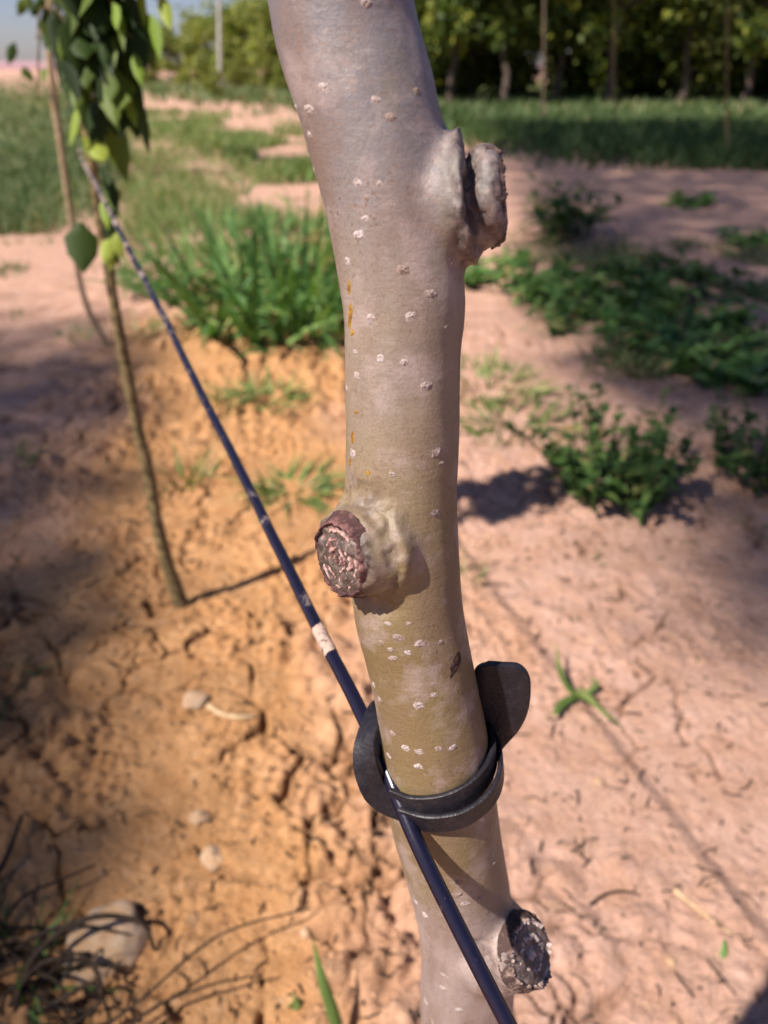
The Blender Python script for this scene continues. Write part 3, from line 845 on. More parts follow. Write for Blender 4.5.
yell = [(76, 106, 36, 13, -18), (82, 138, 26, 22, 40), (94, 140, 26, 20, 30), (84, 84, 18, 13, 90), (118, 232, 36, 17, -18), (110, 236, 30, 15, -8), (150, 14, 40, 15, 12), (160, -6, 36, 14, 18), (128, 96, 40, 11, 20), (104, 196, 34, 12, 10), (66, 30, 30, 12, -12), (134, 52, 36, 12, 16), (112, 2, 34, 13, 15), (62, 50, 24, 10, 10), (138, -12, 30, 10, 8)]
v, f = crown_leaves(yell, b2.y - 0.09, 0.03)
o = mesh_np("young_leaves", v, f, G_LEAFY, tree2, world=True)
# crown twigs
tw = []
for k in range(12):
    p0_ = at(79 + random.uniform(-4, 4), random.uniform(-90, 60), b2.y)
    p1_ = p0_ + Vector((random.uniform(-.09, .12), random.uniform(-.08, .08), random.uniform(-.02, .12)))
    p2_ = p1_ + Vector((random.uniform(-.05, .07), random.uniform(-.04, .04), random.uniform(-.16, -.02)))
    tw.append(tube_arrays(catmull([p0_, p1_, p2_], 6), np.linspace(.004, .0015, 13), 6))
v, f = join(tw); mesh_np("twigs", v, f, M_TWIGB, tree2, world=True)

# third tree
b3 = gp(106, 346)
pts = [(107, 352), (104, 340), (92, 318), (82, 290), (75, 255), (71, 220), (66, 185), (60, 140), (54, 100), (50, 60), (49, 20), (52, -40)]
(v, f), Q3 = px_tube(pts, b3.y, [3.4, 3.2, 3, 2.8, 2.7, 2.6, 3.0, 3.3, 3.6, 3.6, 3.2, 2.4], 8)
tree3 = empty("orchard_tree", b3, "thin pale stemmed sapling behind the drooping leafy tree at far left", "tree", "trees of the orchard row")
mesh_np("trunk", v, f, M_PALEB, tree3, world=True)
it = [(15, 42, 28, 10, -5), (24, 66, 16, 12, 30), (40, 70, 16, 14, 30)] + [(random.gauss(50, 14), random.uniform(-120, 5), random.uniform(14, 24), random.uniform(7, 12), random.gauss(0, 30)) for k in range(60)]
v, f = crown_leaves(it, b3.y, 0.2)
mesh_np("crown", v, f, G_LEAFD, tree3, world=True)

# ------------------------------------------------------------------ weeds
def tuft(name, base, label, cat, n, L, Wd, spread, lean, m, bend=0.5, group=None, kind=None):
    th = rng.uniform(0, 2 * math.pi, n); rr = spread * np.sqrt(rng.uniform(0, 1, n))
    bx, by = rr * np.cos(th), rr * np.sin(th)
    ph = th + rng.normal(0, 0.5, n)
    le = np.abs(rng.normal(lean, 0.3, n))
    D = np.stack([np.cos(ph) * np.sin(le), np.sin(ph) * np.sin(le), np.cos(le)], 1)
    zz = gheight(bx + base.x, by + base.y) - base.z - 0.006
    v, f = blades_arrays(np.stack([bx, by, zz], 1), D, rng.uniform(0.45, 1, n) * L, rng.uniform(0.6, 1.1, n) * Wd, np.abs(rng.normal(bend, 0.25, n)))
    v[:, 2] = np.maximum(v[:, 2], -0.005 - 0.02)
    o = mesh_np(name, v, [f_ for f_ in f], m)
    o.location = base
    return tag(o, label, cat, group)
def broad_weed(name, base, label, n_stem, H, spread, leafL, leafW, per, m, lean=0.5, group=None, part_stem=True):
    B, D, S, L, Wd = [], [], [], [], []; st = []
    for k in range(n_stem):
        a_ = random.uniform(0, 2 * math.pi); l_ = abs(random.gauss(lean, 0.25))
        r_ = spread * 0.35 * math.sqrt(random.random())
        b_ = Vector((r_ * math.cos(a_), r_ * math.sin(a_), -0.01))
        h_ = H * random.uniform(0.5, 1)
        tip = b_ + Vector((math.cos(a_) * math.sin(l_), math.sin(a_) * math.sin(l_), math.cos(l_))) * h_
        mid = (b_ + tip) / 2 + Vector((0, 0, 0.12 * h_))
        P = catmull([tuple(b_), tuple(mid), tuple(tip)], 6)
        st.append(tube_arrays(P, np.linspace(0.004, 0.0015, len(P)) * (H / 0.35) ** .5, 6))
        for q in range(per):
            t_ = 0.12 + 0.88 * (q + random.random()) / per
            p = P[min(len(P) - 1, int(t_ * (len(P) - 1)))]
            b2_ = random.uniform(0, 2 * math.pi); e_ = random.uniform(-0.2, 0.9)
            dv = Vector((math.cos(b2_) * math.cos(e_), math.sin(b2_) * math.cos(e_), math.sin(e_)))
            B.append(tuple(p)); D.append(tuple(dv)); S.append(tuple(dv.cross(Vector((0, 0, 1))) + Vector((0, 0, random.uniform(-.5, .5)))))
            s_ = random.uniform(0.55, 1.1) * (1.1 - 0.5 * t_)
            L.append(leafL * s_); Wd.append(leafW * s_)
    v, f = leaves_arrays(B, D, S, np.array(L), np.array(Wd), 0.25, 0.2)
    o = mesh_np(name, *join([(v, f)] + st), m); o.location = base
    return tag(o, label, "weed", group)
WG = "weeds on the orchard soil"
# big clump at centre-left behind the hose
broad_weed("weed_plant", gp(300, 330), "tall green weed clump touching the trunk's left edge, biggest on the left of the trunk", 46, 0.50, 1.6, 0.30, 0.034, 10, G_WEED, 0.35, WG)
broad_weed("weed_plant", gp(215, 290), "lower green weed clump between the hose and the tall weed clump", 40, 0.34, 1.7, 0.26, 0.030, 9, G_WEED, 0.5, WG)
broad_weed("weed_plant", gp(322, 285), "dark green upright weed half hidden behind the trunk above the tall clump", 40, 0.75, 1.3, 0.36, 0.032, 9, G_WEED, 0.25, WG)
tuft("grass_tuft", gp(265, 402), "bright green grass tuft right of the hose, upper of the two beside the trunk", "grass tuft", 90, 0.24, 0.016, 0.13, 0.95, G_GRASS, 0.5, WG)
tuft("grass_tuft", gp(232, 402), "faded thin grass tuft touching the hose beside a brighter tuft", "grass tuft", 44, 0.2, 0.012, 0.12, 0.5, G_GRASS, 0.4, WG)
tuft("grass_tuft", gp(293, 490), "bright green grass tuft left of the round knot, lower of the two beside the trunk", "grass tuft", 90, 0.22, 0.015, 0.12, 0.9, G_GRASS, 0.6, WG)
tuft("grass_tuft", gp(183, 482), "pale thin grass tuft between the slender young tree and the hose", "grass tuft", 40, 0.2, 0.011, 0.10, 0.45, G_GRASS, 0.3, WG)
tuft("grass_tuft", gp(210, 335), "sparse grass tuft just right of the hose below the weed clumps", "grass tuft", 60, 0.24, 0.014, 0.2, 0.6, G_GRASS, 0.4, WG)
tuft("grass_tuft", gp(138, 335), "small grass tuft at the foot of the slender sapling's bend", "grass tuft", 30, 0.2, 0.014, 0.14, 0.7, G_GRASS, 0.4, WG)
tuft("grass_tuft", gp(8, 470), "grass tuft cut by the left picture edge halfway down", "grass tuft", 30, 0.16, 0.012, 0.12, 0.6, G_GRASS, 0.5, WG)
tuft("grass_tuft", gp(12, 685), "small dark grass tuft at the left edge on rough soil", "grass tuft", 26, 0.11, 0.009, 0.07, 0.8, G_WEEDD, 0.6, WG)
tuft("grass_tuft", gp(70, 340), "low grass tuft left of the thin pale stem", "grass tuft", 26, 0.18, 0.013, 0.12, 0.8, G_GRASS, 0.5, WG)
tuft("grass_tuft", gp(285, 322), "tall upright blades rising out of the biggest weed clump left of the trunk", "grass tuft", 130, 0.98, 0.060, 0.60, 0.30, G_WEED, 0.35, WG)
tuft("grass_tuft", gp(205, 285), "upright blades rising out of the lower weed clump right of the hose", "grass tuft", 110, 0.46, 0.028, 0.60, 0.5, G_WEED, 0.4, WG)
tuft("grass_tuft", gp(250, 245), "loose upright blades behind the weed clumps left of the trunk", "grass tuft", 110, 0.55, 0.036, 0.9, 0.5, G_WEED, 0.4, WG)
tuft("grass_tuft", gp(168, 262), "scattered blades right of the hose, left end of the weed clumps", "grass tuft", 70, 0.40, 0.026, 0.6, 0.6, G_GRASS, 0.4, WG)
tuft("grass_tuft", gp(312, 352), "short grass fringe at the front of the biggest weed clump", "grass tuft", 60, 0.20, 0.014, 0.26, 0.8, G_GRASS, 0.5, WG)
tuft("grass_tuft", gp(240, 330), "short yellowing grass before the gap between the weed clumps", "grass tuft", 60, 0.22, 0.014, 0.30, 0.7, G_GRASS, 0.5, WG)
# right side
broad_weed("weed_plant", gp(612, 495), "bushy dark green weed standing alone on bare soil right of the trunk", 44, 0.42, 0.50, 0.10, 0.045, 12, G_WEEDD, 0.42, WG)
broad_weed("weed_plant", gp(560, 238), "dark weed with upright broad leaves just right of the upper cut stub", 26, 0.62, 0.95, 0.36, 0.085, 6, G_WEEDD, 0.55, WG)
broad_weed("weed_plant", gp(758, 478), "bushy weed cut by the right picture edge", 36, 0.36, 0.46, 0.085, 0.042, 11, G_WEEDD, 0.5, WG)
for px, py, H, lab in [(530, 285, 0.24, "low green weed mat touching the trunk's right side below the upper stub"), (600, 295, 0.26, "low green weed mat in the middle of the right hand weed patch"),
                       (660, 285, 0.24, "low weed mat behind the right hand weed patch, farther from the trunk"), (690, 345, 0.26, "broad leaved weed mat at the front of the right hand weed patch"),
                       (755, 370, 0.26, "broad leaved weed at the right edge in front of the patch"), (640, 330, 0.22, "broad leaved weed mat directly above the lone bushy weed"), (755, 245, 0.25, "weed clump at the right edge on bare soil"), (690, 205, 0.25, "small weed alone on the bare strip at upper right")]:
    broad_weed("weed_plant", gp(px, py), lab, 46 if py > 250 else 20, H * 0.85, 1.6 if py > 250 else 0.6, 0.18, 0.07, 7, G_WEED if px in (530, 600, 690, 755) else G_WEEDD, 0.85, WG)
tuft("grass_tuft", gp(488, 385), "loose grass patch touching the trunk's right edge, upper one", "grass tuft", 170, 0.2, 0.015, 0.30, 0.8, G_GRASS, 0.5, WG)
tuft("grass_tuft", gp(520, 425), "loose grass patch left of the lone bushy weed", "grass tuft", 160, 0.18, 0.014, 0.26, 0.8, G_GRASS, 0.5, WG)
tuft("grass_tuft", gp(470, 580), "thin grass tuft peeping out behind the trunk's right edge", "grass tuft", 16, 0.11, 0.009, 0.05, 0.4, G_GRASS, 0.3, WG)
tuft("grass_tuft", gp(592, 562), "tiny yellowish sprout on bare soil below the lone bushy weed", "grass tuft", 18, 0.05, 0.006, 0.03, 0.9, G_GRASS, 0.5, WG)
tuft("grass_tuft", gp(690, 545), "tiny green sprout on bare soil towards the right edge", "grass tuft", 18, 0.05, 0.006, 0.03, 0.9, G_GRASS, 0.5, WG)
tuft("grass_tuft", gp(755, 525), "small yellow green tuft at the right edge under the edge weed", "grass tuft", 16, 0.10, 0.010, 0.05, 0.7, G_GRASS, 0.5, WG)
# the sprawling sprig at lower right
sp = gp(590, 690)
def px_blades(items, name, label, cat, m, lift=0.03, group=None):
    B, out = [], []
    o_base = None
    for pts_, wpx, z in items:
        P = []
        for k, (px, py) in enumerate(pts_):
            zz = z[k] if isinstance(z, (list, tuple)) else z
            d_ = ray(px, py); p = C0 + d_ * ((CAM_H - zz) / -d_.z)
            p.z += gz(p.x, p.y) * (1 if zz < 0.02 else 0)
            P.append(tuple(p))
        if o_base is None: o_base = Vector(P[0])
        Q = catmull(P, 8); n_ = len(Q)
        Tn = np.gradient(Q, axis=0); Tn /= np.linalg.norm(Tn, axis=1)[:, None]
        vd = Q - np.array(C0); vd /= np.linalg.norm(vd, axis=1)[:, None]
        Sd = np.cross(Tn, np.array([0, 0, 1.0]) + 0.3 * rng.normal(size=3)); Sd /= np.linalg.norm(Sd, axis=1)[:, None]
        k_ = depth(Q[n_ // 2]) / F
        t_ = np.linspace(0, 1, n_); ww = wpx * k_ * 0.5 * np.clip(1.15 * (1 - t_ ** 2.2), 0, 1) * np.clip(0.45 + t_ * 3, 0, 1)
        Nn = np.cross(Tn, Sd)
        V_ = np.stack([Q - Sd * ww[:, None] + Nn * ww[:, None] * .5, Q, Q + Sd * ww[:, None] + Nn * ww[:, None] * .5], 1).reshape(-1, 3)
        a = (np.arange(n_ - 1) * 3)[:, None]
        out.append((V_, [np.concatenate([a + np.array([0, 1, 4, 3]), a + np.array([1, 2, 5, 4])])]))
    v, f = join(out)
    o = mesh_np(name, v - np.array(o_base), f, m); o.location = o_base
    return tag(o, label, cat, group)
px_blades([([(590, 700), (572, 690), (560, 668), (556, 642)], 8, [0.02, .035, .05, .06]), ([(572, 688), (590, 698), (610, 715), (626, 730)], 8, [.03, .04, .035, .01]),
           ([(580, 694), (565, 700), (555, 712), (544, 717)], 8, [.02, .03, .03, .01]), ([(585, 695), (596, 684), (590, 676)], 5, [.02, .03, .03]), ([(576, 692), (584, 688), (604, 712), (612, 722)], 8, [.03, .05, .05, .03])],
          "grass_sprig", "green grass sprig with three blades lying on bare pink soil right of the tongue", "grass sprig", G_GRASS)
px_blades([([(342, 1040), (334, 1010), (322, 975), (313, 938)], 14, [0.02, .06, .10, .12])], "grass_sprig", "single green grass blade standing at the bottom edge left of the trunk", "grass sprig", G_GRASS)
px_blades([([(286, 1005), (294, 1000), (305, 1002)], 4.5, [0.005, .02, .01]), ([(292, 1008), (297, 1001), (290, 990)], 4.5, [.005, .015, .012])], "grass_sprig", "tiny green sprout at the bottom left of the single grass blade", "grass sprig", G_GRASS)
px_blades([([(722, 960), (724, 950), (723, 940)], 6, [0.0, .01, .016])], "grass_sprig", "tiny green sprout lying alone near the bottom right", "grass sprig", G_WEED)

# dead grass at the bottom left
def stems(items, name, label, cat, m, parent=None, group=None):
    out = []; ob = None
    for pts_, rpx in items:
        P = []
        for px, py, zz in pts_:
            d_ = ray(px, py); p = C0 + d_ * ((CAM_H - zz) / -d_.z)
            P.append(tuple(p))
        if ob is None: ob = Vector(P[0])
        Q = catmull(P, 8)
        out.append(tube_arrays(Q, np.linspace(1, 0.5, len(Q)) * 1.35 * rpx * depth(Q[0]) / F, 7))
    v, f = join(out)
    o = mesh_np(name, v - np.array(ob), f, m); o.location = ob
    return tag(o, label, cat, group)
st_items = [([(10, 1010, 0.0), (40, 950, .06), (90, 918, .09), (140, 922, .06), (155, 950, .02)], 3.2),
            ([(20, 1020, 0.0), (60, 1000, .05), (95, 985, .06), (112, 1024, .02)], 2.4),
            ([(0, 960, 0.0), (40, 935, .05), (75, 925, .06), (130, 935, .03)], 2.2),
            ([(15, 1024, 0.0), (22, 985, .05), (50, 960, .08), (90, 965, .06), (105, 1000, .01)], 2.4),
            ([(0, 1000, .0), (30, 975, .05), (60, 985, .06), (75, 1030, .02)], 2.0),
            ([(-20, 900, 0.0), (5, 860, .03), (22, 815, .05)], 3.0),
            ([(-10, 950, 0.0), (20, 900, .03), (60, 880, .05), (95, 865, .04)], 1.6),
            ([(5, 1040, 0.0), (60, 1030, .04), (100, 1000, .06), (90, 960, .06), (50, 950, .05)], 2.0),
            ([(110, 1050, .0), (150, 1010, .04), (210, 985, .05), (262, 975, .03)], 1.5),
            ([(60, 1060, .0), (140, 1000, .05), (220, 935, .07), (310, 908, .05)], 1.6)]
for k in range(34):
    x0, y0 = random.uniform(-40, 90), random.uniform(930, 1050)
    a_ = random.uniform(0, 6.28); q_ = [(x0, y0, 0.0)]
    for s_ in range(3):
        a_ += random.uniform(-0.9, 0.9); x0 += 32 * math.cos(a_); y0 += 24 * math.sin(a_)
        q_.append((x0, y0, random.uniform(0.005, 0.06)))
    st_items.append((q_, random.uniform(0.9, 2.0)))
stems(st_items, "dead_grass_clump", "tangled clump of dark dead stems in the bottom left corner", "dead grass", M_DRY)
tuft("grass_tuft", gp(-5, 985), "green grass blades among the dead stems in the bottom left corner", "grass tuft", 46, 0.17, 0.008, 0.09, 0.7, G_WEED, 0.6, WG)

# twigs and straws
def ground_stick(pts, r_px, name, label, m):
    P = []
    for px, py in pts:
        p = gp(px, py); p.z += 0.005; P.append((*p, r_px * depth(p) / F))
    Q = catmull(P, 8)
    v, f = tube_arrays(Q[:, :3], Q[:, 3] * np.linspace(1, .7, len(Q)), 8)
    ob = Vector(P[0][:3])
    o = mesh_np(name, v - np.array(ob), f, m); o.location = ob
    return tag(o, label, "twig", "twigs lying on the soil")
ground_stick([(208, 708), (222, 717), (238, 720), (254, 717)], 2.8, "twig", "pale curved root piece lying on orange soil left of the hose", M_STRAW)
ground_stick([(672, 893), (700, 914), (730, 937)], 2.0, "twig", "pale straight straw lying on the pink soil at lower right", M_STRAW)
ground_stick([(590, 905), (606, 895), (625, 893), (640, 897)], 1.6, "twig", "thin brown curved rootlet lying right of the lowest stub", M_DRY)
ground_stick([(705, 965), (722, 984), (735, 998)], 1.3, "twig", "thin dark straight twig near the bottom right corner", M_DRY)

# stones
def stone(px, py, wpx, label, flat=0.6, seed=0, name="stone"):
    b = gp(px, py); s = wpx * depth(b) / F / 2
    import bmesh
    bm = bmesh.new(); bmesh.ops.create_icosphere(bm, subdivisions=4, radius=1)
    V_ = np.array([tuple(v_.co) for v_ in bm.verts]); Fc = np.array([[q.index for q in f_.verts] for f_ in bm.faces]); bm.free()
    V_ = V_ * (1 + 0.55 * fbm3(V_[:, 0] * 1.3 + seed * 5, V_[:, 1] * 1.3, V_[:, 2] * 1.3, 4, seed))[:, None]
    V_ = V_ * np.array([s, s * 0.85, s * flat])
    o = mesh_np(name, V_, Fc, M_STONE); o.location = b + Vector((0, 0, s * flat * 0.12)); o.rotation_euler = (0, 0, seed)
    return tag(o, label, "stone", "pale stones on the soil")
stone(102, 945, 82, "largest pale stone, behind the dead stems at bottom left", 0.45, 1)
stone(212, 858, 26, "pale rounded stone, lower of the pair left of the trunk's foot", 0.6, 2)
stone(199, 818, 22, "pale stone just above another in the middle of the orange soil", 0.6, 3)
stone(195, 702, 26, "pale stone beside the curved root piece", 0.5, 4)
stone(306, 932, 11, "small pale stone near the single grass blade", 0.6, 5)
stone(598, 782, 10, "small pale stone on the pink soil right of the strap", 0.6, 6)
stone(670, 963, 12, "small white stone near the bottom right corner", 0.6, 7)
# grit: uncountable crumbs
NC = 11000
cx = rng.uniform(-1.3, 1.3, NC); cy = 0.6 + 2.6 * rng.uniform(0, 1, NC) ** 1.3
keep = (rng.uniform(0, 1, NC) < np.where(cx < 0.1, 1.0, 0.3)) & (fbm2(cx * 2.5, cy * 2.5, 2, 71) > -0.12)
cx, cy = cx[keep], cy[keep]; NC = len(cx)
ico = np.array([(0, 0, 1), (0.9, 0, .3), (.28, .85, .3), (-.72, .53, .3), (-.72, -.53, .3), (.28, -.85, .3), (0, 0, -.4)])
fc = np.array([(0, 1, 2), (0, 2, 3), (0, 3, 4), (0, 4, 5), (0, 5, 1), (6, 2, 1), (6, 3, 2), (6, 4, 3), (6, 5, 4), (6, 1, 5)])
sz = 0.0018 + 0.0085 * rng.uniform(0, 1, NC) ** 5
rot = rng.uniform(0, 6.28, NC); cs, sn = np.cos(rot), np.sin(rot)
J = ico[None] * (1 + 0.35 * rng.normal(size=(NC, 7, 1)).clip(-1, 1)) * sz[:, None, None]
J = np.stack([J[..., 0] * cs[:, None] - J[..., 1] * sn[:, None], J[..., 0] * sn[:, None] + J[..., 1] * cs[:, None], J[..., 2] * 0.8], -1)
J += np.stack([cx, cy, gheight(cx, cy) + 0.001], 1)[:, None]
o = mesh_np("soil_crumbs", J.reshape(-1, 3), (np.arange(NC) * 7)[:, None, None].repeat(10, 1).reshape(-1, 1) + np.tile(fc, (NC, 1)), M_SOIL, smooth=False)
attr(o, "crack", np.zeros(NC * 7))
tag(o, "crumbs of dry soil and grit scattered over the ground", "soil crumbs", kind="stuff")

# plant litter: uncountable bits of dead stem lying about
NL = 2600
lx_ = rng.uniform(-1.4, 1.6, NL); ly_ = 0.6 + 3.0 * rng.uniform(0, 1, NL) ** 1.3
la = rng.uniform(0, 6.28, NL); ll = 0.007 + 0.045 * rng.uniform(0, 1, NL) ** 3
dl = np.stack([np.cos(la), np.sin(la), np.zeros(NL)], 1)
c0 = np.stack([lx_, ly_, gheight(lx_, ly_) + 0.0025], 1); c1 = c0 + dl * ll[:, None]
c1[:, 2] = gheight(c1[:, 0], c1[:, 1]) + 0.0030 + rng.uniform(0, .004, NL)
cm = (c0 + c1) / 2 + np.stack([-dl[:, 1], dl[:, 0], 0 * la], 1) * (ll * rng.uniform(-.2, .2, NL))[:, None]
cm[:, 2] = gheight(cm[:, 0], cm[:, 1]) + 0.004
sd = np.stack([-dl[:, 1], dl[:, 0], np.zeros(NL)], 1); hw = rng.uniform(.0008, .0026, NL)[:, None]; upv = np.array([0, 0, 1.0])
rows_ = []
for c_ in (c0, cm, c1):
    rows_ += [c_ - sd * hw, c_ + upv * hw * 1.6, c_ + sd * hw]
Vl = np.stack(rows_, 1).reshape(-1, 3); bl_ = (np.arange(NL) * 9)[:, None]
qs = [bl_ + np.array([3 * k + q, 3 * k + q + 1, 3 * k + q + 4, 3 * k + q + 3]) for k in range(2) for q in range(2)]
o = mesh_np("plant_litter", Vl, np.concatenate(qs), M_DRY)
tag(o, "tiny dark bits of dead stem strewn over the bare soil", "plant litter", kind="stuff")

# ------------------------------------------------------------------ fields of grass
def inpoly(px, py, poly):
    r_ = np.zeros(len(px), bool); n_ = len(poly)
    for k in range(n_):
        x1, y1 = poly[k]; x2, y2 = poly[(k + 1) % n_]
        c = ((y1 > py) != (y2 > py)) & (px < (x2 - x1) * (py - y1) / (y2 - y1 + 1e-9) + x1)
        r_ ^= c
    return r_
def field(poly, n, H, Wd, m, name, label, lean=0.4, cut=None, nscale=0.5):
    P = np.array(poly, float); lo, hi = P.min(0), P.max(0)
    px = rng.uniform(lo[0], hi[0], n); py = rng.uniform(lo[1], hi[1], n)
    k = inpoly(px + rng.normal(0, 9, n), py + rng.normal(0, 1, n) * (py - 60).clip(4, 150) * 0.11, poly); px, py = px[k], py[k]
    dy = (512 - py) / F; dx = (px - 384) / F
    dz = -math.sin(PITCH) + dy * math.cos(PITCH); dY = math.cos(PITCH) + dy * math.sin(PITCH)
    k = dz < -0.004; dx, dz, dY = dx[k], dz[k], dY[k]
    t = CAM_H / -dz; x_, y_ = dx * t, dY * t
    if cut is not None:
        k = fbm2(x_ * nscale, y_ * nscale, 3, 81) > cut; x_, y_ = x_[k], y_[k]
    n = len(x_)
    ph = rng.uniform(0, 6.28, n); le = np.abs(rng.normal(lean, 0.25, n))
    D = np.stack([np.cos(ph) * np.sin(le), np.sin(ph) * np.sin(le), np.cos(le)], 1)
    sc_ = np.clip(y_ / 14, 0.6, 2.6)
    v, f = blades_arrays(np.stack([x_, y_, gheight(x_, y_) - 0.01], 1), D, H * rng.uniform(.45, 1.1, n), Wd * sc_, np.abs(rng.normal(.4, .2, n)), 3)
    o = mesh_np(name, v, f, m)
    return tag(o, label, "grass", kind="stuff")
field([(-420, 69.5), (136, 70), (118, 110), (122, 160), (98, 190), (62, 202), (34, 222), (-420, 236)], 150000, 0.34, 0.024, G_GRASSD, "field_grass", "tall green grass covering the field at far left")
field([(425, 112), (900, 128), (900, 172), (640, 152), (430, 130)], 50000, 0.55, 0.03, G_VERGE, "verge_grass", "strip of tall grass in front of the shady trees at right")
field([(125, 78), (300, 78), (900, 92), (900, 128), (425, 116), (300, 103), (135, 93)], 60000, 0.6, 0.045, G_GRASSD, "woodland_grass", "grass growing along the foot of the far trees")
field([(116, 112), (190, 112), (330, 140), (330, 196), (285, 186), (225, 152), (122, 129)], 26000, 0.36, 0.020, G_GRASS, "row_grass", "weedy grass row between two bare strips left of the trunk", cut=-0.2, nscale=0.55)
field([(116, 142), (160, 146), (210, 178), (262, 208), (330, 214), (330, 262), (180, 256), (126, 236)], 16000, 0.28, 0.015, G_GRASS, "strip_grass", "sparse grass on the bare strip behind the hose", cut=-0.08, nscale=0.8)
field([(500, 250), (770, 235), (900, 300), (800, 390), (640, 380), (540, 310)], 30000, 0.17, 0.015, G_GRASSD, "patch_grass", "low grass between the weeds right of the trunk", lean=0.75, cut=-0.02, nscale=1.5)
field([(-60, 250), (60, 230), (40, 300), (-60, 320)], 2500, 0.16, 0.014, G_GRASSD, "edge_grass", "scattered short grass at the left edge of the soil", lean=0.6, cut=0.05, nscale=1.3)

# ------------------------------------------------------------------ background trees
def make_tree_mesh(seed, H, trunk_h, rad, nleaf, leaf):
    r_ = np.random.default_rng(seed)
    P = catmull([(0, 0, -0.1), (r_.normal(0, .05), r_.normal(0, .05), trunk_h * .5), (r_.normal(0, .12), r_.normal(0, .12), trunk_h), (r_.normal(0, .2), r_.normal(0, .2), H * .8)], 5)
    tr = [tube_arrays(P, np.linspace(0.14, 0.03, len(P)) * H / 6, 9)]
    nb = 16; cl = []
    for k in range(nb):
        z0 = trunk_h * 0.85 + (H * 0.8 - trunk_h * 0.85) * k / nb
        a_ = r_.uniform(0, 6.28); rr = rad * (0.5 + 0.5 * math.sin(math.pi * min(1, (k + 2) / nb))) * r_.uniform(.6, 1.05)
        tip = np.array([math.cos(a_) * rr, math.sin(a_) * rr, z0 + rr * r_.uniform(0.1, 0.7)])
        tr.append(tube_arrays(catmull([(0, 0, z0), tuple(tip * [.5, .5, 0] + [0, 0, z0 + .35 * (tip[2] - z0)]), tuple(tip)], 3), np.linspace(.05, .012, 7) * H / 6, 5))
        for q in range(3):
            cl.append((tip * [1, 1, 0] * r_.uniform(.45, 1) + [0, 0, z0 + (tip[2] - z0) * r_.uniform(.4, 1.1)], rad * r_.uniform(.22, .42)))
    cl.append((np.array([0, 0, H * .9]), rad * .4))
    per = nleaf // len(cl)
    B = []
    for c, s in cl:
        g = r_.normal(size=(per, 3)); g /= np.linalg.norm(g, axis=1)[:, None]
        B.append(c + g * (s * r_.uniform(0.35, 1.05, (per, 1))) * [1, 1, .75])
    B = np.concatenate(B); D = r_.normal(size=B.shape); D[:, 2] -= 0.3; S = r_.normal(size=B.shape)
    n_ = len(B)
    lv = leaves_arrays(B, D, S, leaf * r_.uniform(.6, 1.2, n_), leaf * .62 * r_.uniform(.6, 1.2, n_), .15, .2)
    return join(tr), lv
def add_tree(proto, loc, s, rz, label, m, group, mb):
    o = empty("background_tree", loc, label, "tree", group, rz)
    o.scale = (s, s, s)
    if proto.get(m.name) is None:
        (v, f), (v2, f2) = proto["data"]
        a_ = mesh_np("trunk", v, f, mb, o); b_ = mesh_np("crown", v2, f2, m, o)
        proto[m.name] = (a_, b_)
    else:
        for src in proto[m.name]:
            c = src.copy(); COL.objects.link(c); c.parent = o
    return o
PROT = [{"data": make_tree_mesh(100 + k, 7.0, 2.0, 2.3, 3400, 0.30)} for k in range(3)]
TG = "shady trees along the field edge"
PB = [{"data": make_tree_mesh(200 + k, 6.5, 0.5, 2.6, 3800, 0.34)} for k in range(2)]
kk = 0
front = [(452, 96), (503, 97), (556, 98), (608, 99), (683, 101), (745, 102), (812, 103)]
names_f = ["just right of the trunk", "second from the trunk, left of the first thin stake", "between the two thin stakes", "behind the second thin stake", "with the palest thick trunk", "beside the right edge, behind the sapling", "cut off by the right edge"]
def plain(px, Y):
    d_ = ray(px, 90); x_ = d_.x / d_.y * Y
    return Vector((x_, Y, gz(x_, Y)))
for (px, py), nm in zip(front, names_f):
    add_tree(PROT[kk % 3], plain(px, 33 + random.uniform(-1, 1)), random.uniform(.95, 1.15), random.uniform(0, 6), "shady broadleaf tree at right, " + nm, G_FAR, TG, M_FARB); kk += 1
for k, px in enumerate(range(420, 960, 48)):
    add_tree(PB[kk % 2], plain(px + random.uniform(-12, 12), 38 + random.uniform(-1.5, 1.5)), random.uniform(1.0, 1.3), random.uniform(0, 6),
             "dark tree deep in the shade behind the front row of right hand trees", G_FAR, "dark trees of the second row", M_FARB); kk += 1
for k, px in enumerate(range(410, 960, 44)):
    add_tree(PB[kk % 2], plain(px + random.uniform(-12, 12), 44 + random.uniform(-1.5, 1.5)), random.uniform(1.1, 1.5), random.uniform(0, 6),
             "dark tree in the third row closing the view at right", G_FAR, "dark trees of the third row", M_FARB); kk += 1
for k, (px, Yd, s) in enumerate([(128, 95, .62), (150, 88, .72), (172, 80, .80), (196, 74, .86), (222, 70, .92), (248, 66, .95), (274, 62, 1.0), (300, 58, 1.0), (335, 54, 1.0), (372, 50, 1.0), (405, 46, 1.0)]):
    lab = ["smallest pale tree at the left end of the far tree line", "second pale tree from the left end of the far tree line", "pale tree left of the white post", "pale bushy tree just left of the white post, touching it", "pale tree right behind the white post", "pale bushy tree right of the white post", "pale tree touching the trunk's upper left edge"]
    o = add_tree(PB[k % 2], plain(px, Yd) - Vector((0, 0, 0.5)), s * 1.12, random.uniform(0, 6), lab[k] if k < 7 else "pale tree of the far line hidden behind the foreground trunk", G_FARL, "pale trees of the far line", M_FARB)
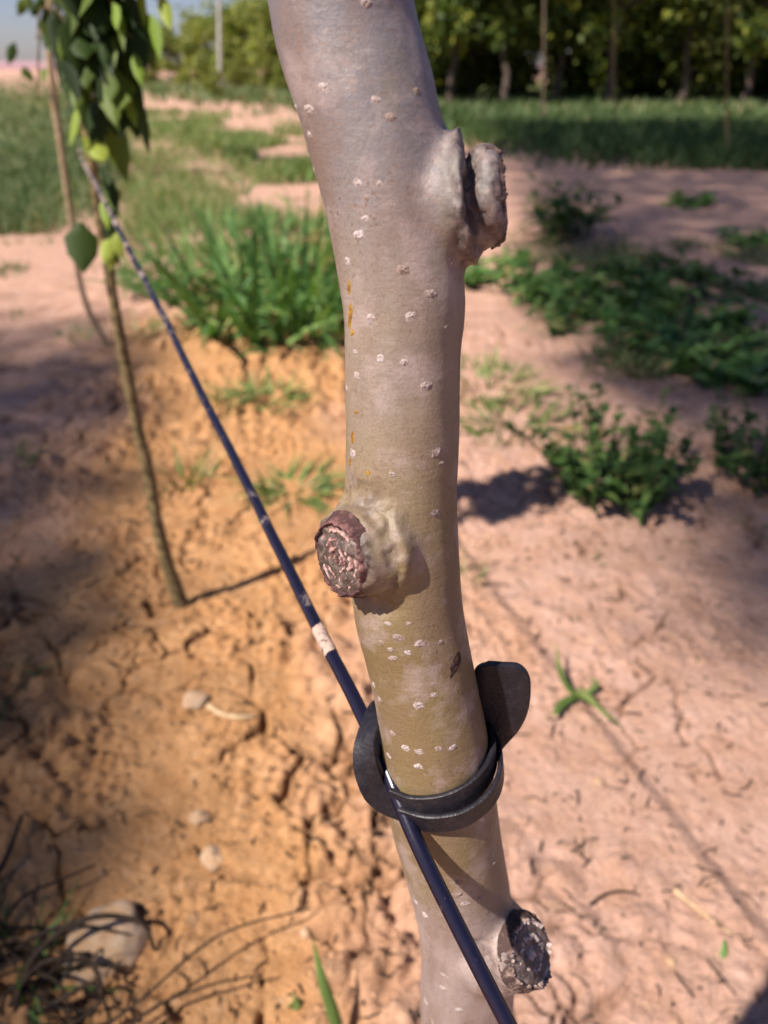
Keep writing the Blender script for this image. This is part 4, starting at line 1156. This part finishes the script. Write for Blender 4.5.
# low bushes at the foot of the far line
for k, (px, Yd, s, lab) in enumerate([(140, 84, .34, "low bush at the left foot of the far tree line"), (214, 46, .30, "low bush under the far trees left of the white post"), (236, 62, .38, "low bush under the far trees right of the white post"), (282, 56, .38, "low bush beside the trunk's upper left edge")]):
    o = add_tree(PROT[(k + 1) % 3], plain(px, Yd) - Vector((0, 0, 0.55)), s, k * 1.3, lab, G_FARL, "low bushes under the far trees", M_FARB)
    o.name = "bush"; o["category"] = "bush"
# far purple ridge
hx = np.linspace(-700, 700, 120)
Vh = []
for x_ in hx:
    hgt = 4 + 4 * float(fbm2(np.array([x_ * .006]), np.array([3.0]), 3, 5)[0])
    Vh += [(x_, 760, -2), (x_, 760, hgt), (x_, 900, -2)]
nH = len(hx); a = (np.arange(nH - 1) * 3)[:, None]
mh, th_, bh = mat("far_bare_hill"); bh.inputs["Base Color"].default_value = (0.30, 0.19, 0.21, 1); bh.inputs["Roughness"].default_value = 1
hills = mesh_np("hills", Vh, [np.concatenate([a + np.array([0, 3, 4, 1]), a + np.array([1, 4, 5, 2])])], mh)
tag(hills, "low pinkish hills on the horizon at far left", "hills", kind="structure")

# stakes, post and saplings in the far rows
def stake(px, py, top_py, rpx, m, name, label, cat, Ypix=None, leaves=0, lm=None):
    b = gp(px, py) if Ypix is None else plain(px, Ypix)
    tp_ = at(px + random.uniform(-3, 3), top_py, b.y)
    P = catmull([tuple(b - Vector((0, 0, .05))), tuple((b + tp_) / 2 + Vector((random.uniform(-.03, .03) , 0, 0))), tuple(tp_)], 6)
    rad = rpx * depth(b) / F
    v, f = tube_arrays(P, np.linspace(1, .75, len(P)) * rad, 8)
    if leaves:
        o = empty(name, b, label, cat, "saplings of the far rows")
        mesh_np("trunk", v, f, m, o, world=True)
        tt = rng.uniform(.55, 1.0, leaves); idx = (tt * (len(P) - 1)).astype(int)
        B = P[idx] + rng.normal(0, .22, (leaves, 3))
        v2, f2 = leaves_arrays(B, rng.normal(size=(leaves, 3)), rng.normal(size=(leaves, 3)), .11, .06)
        mesh_np("crown", v2, f2, lm, o, world=True)
    else:
        o = mesh_np(name, v - np.array(b), f, m); o.location = b; tag(o, label, cat)
    return o
stake(543, 132, -40, 1.3, M_STAKE, "wooden_stake", "tall thin stake standing in the grass strip, left one", "stake")
stake(615, 140, -30, 1.2, M_TWIGB, "sapling", "slim sapling standing in the grass strip right of the tall thin stake", "sapling", leaves=70, lm=G_FAR)
stake(728, 162, -60, 1.3, M_TWIGB, "sapling", "slim sapling with yellow green leaves near the right edge", "sapling", leaves=160, lm=G_FARL)
stake(220, 92, -30, 2.1, M_WHITE, "white_post", "pale white post standing before the far trees at upper left", "post", Ypix=48)
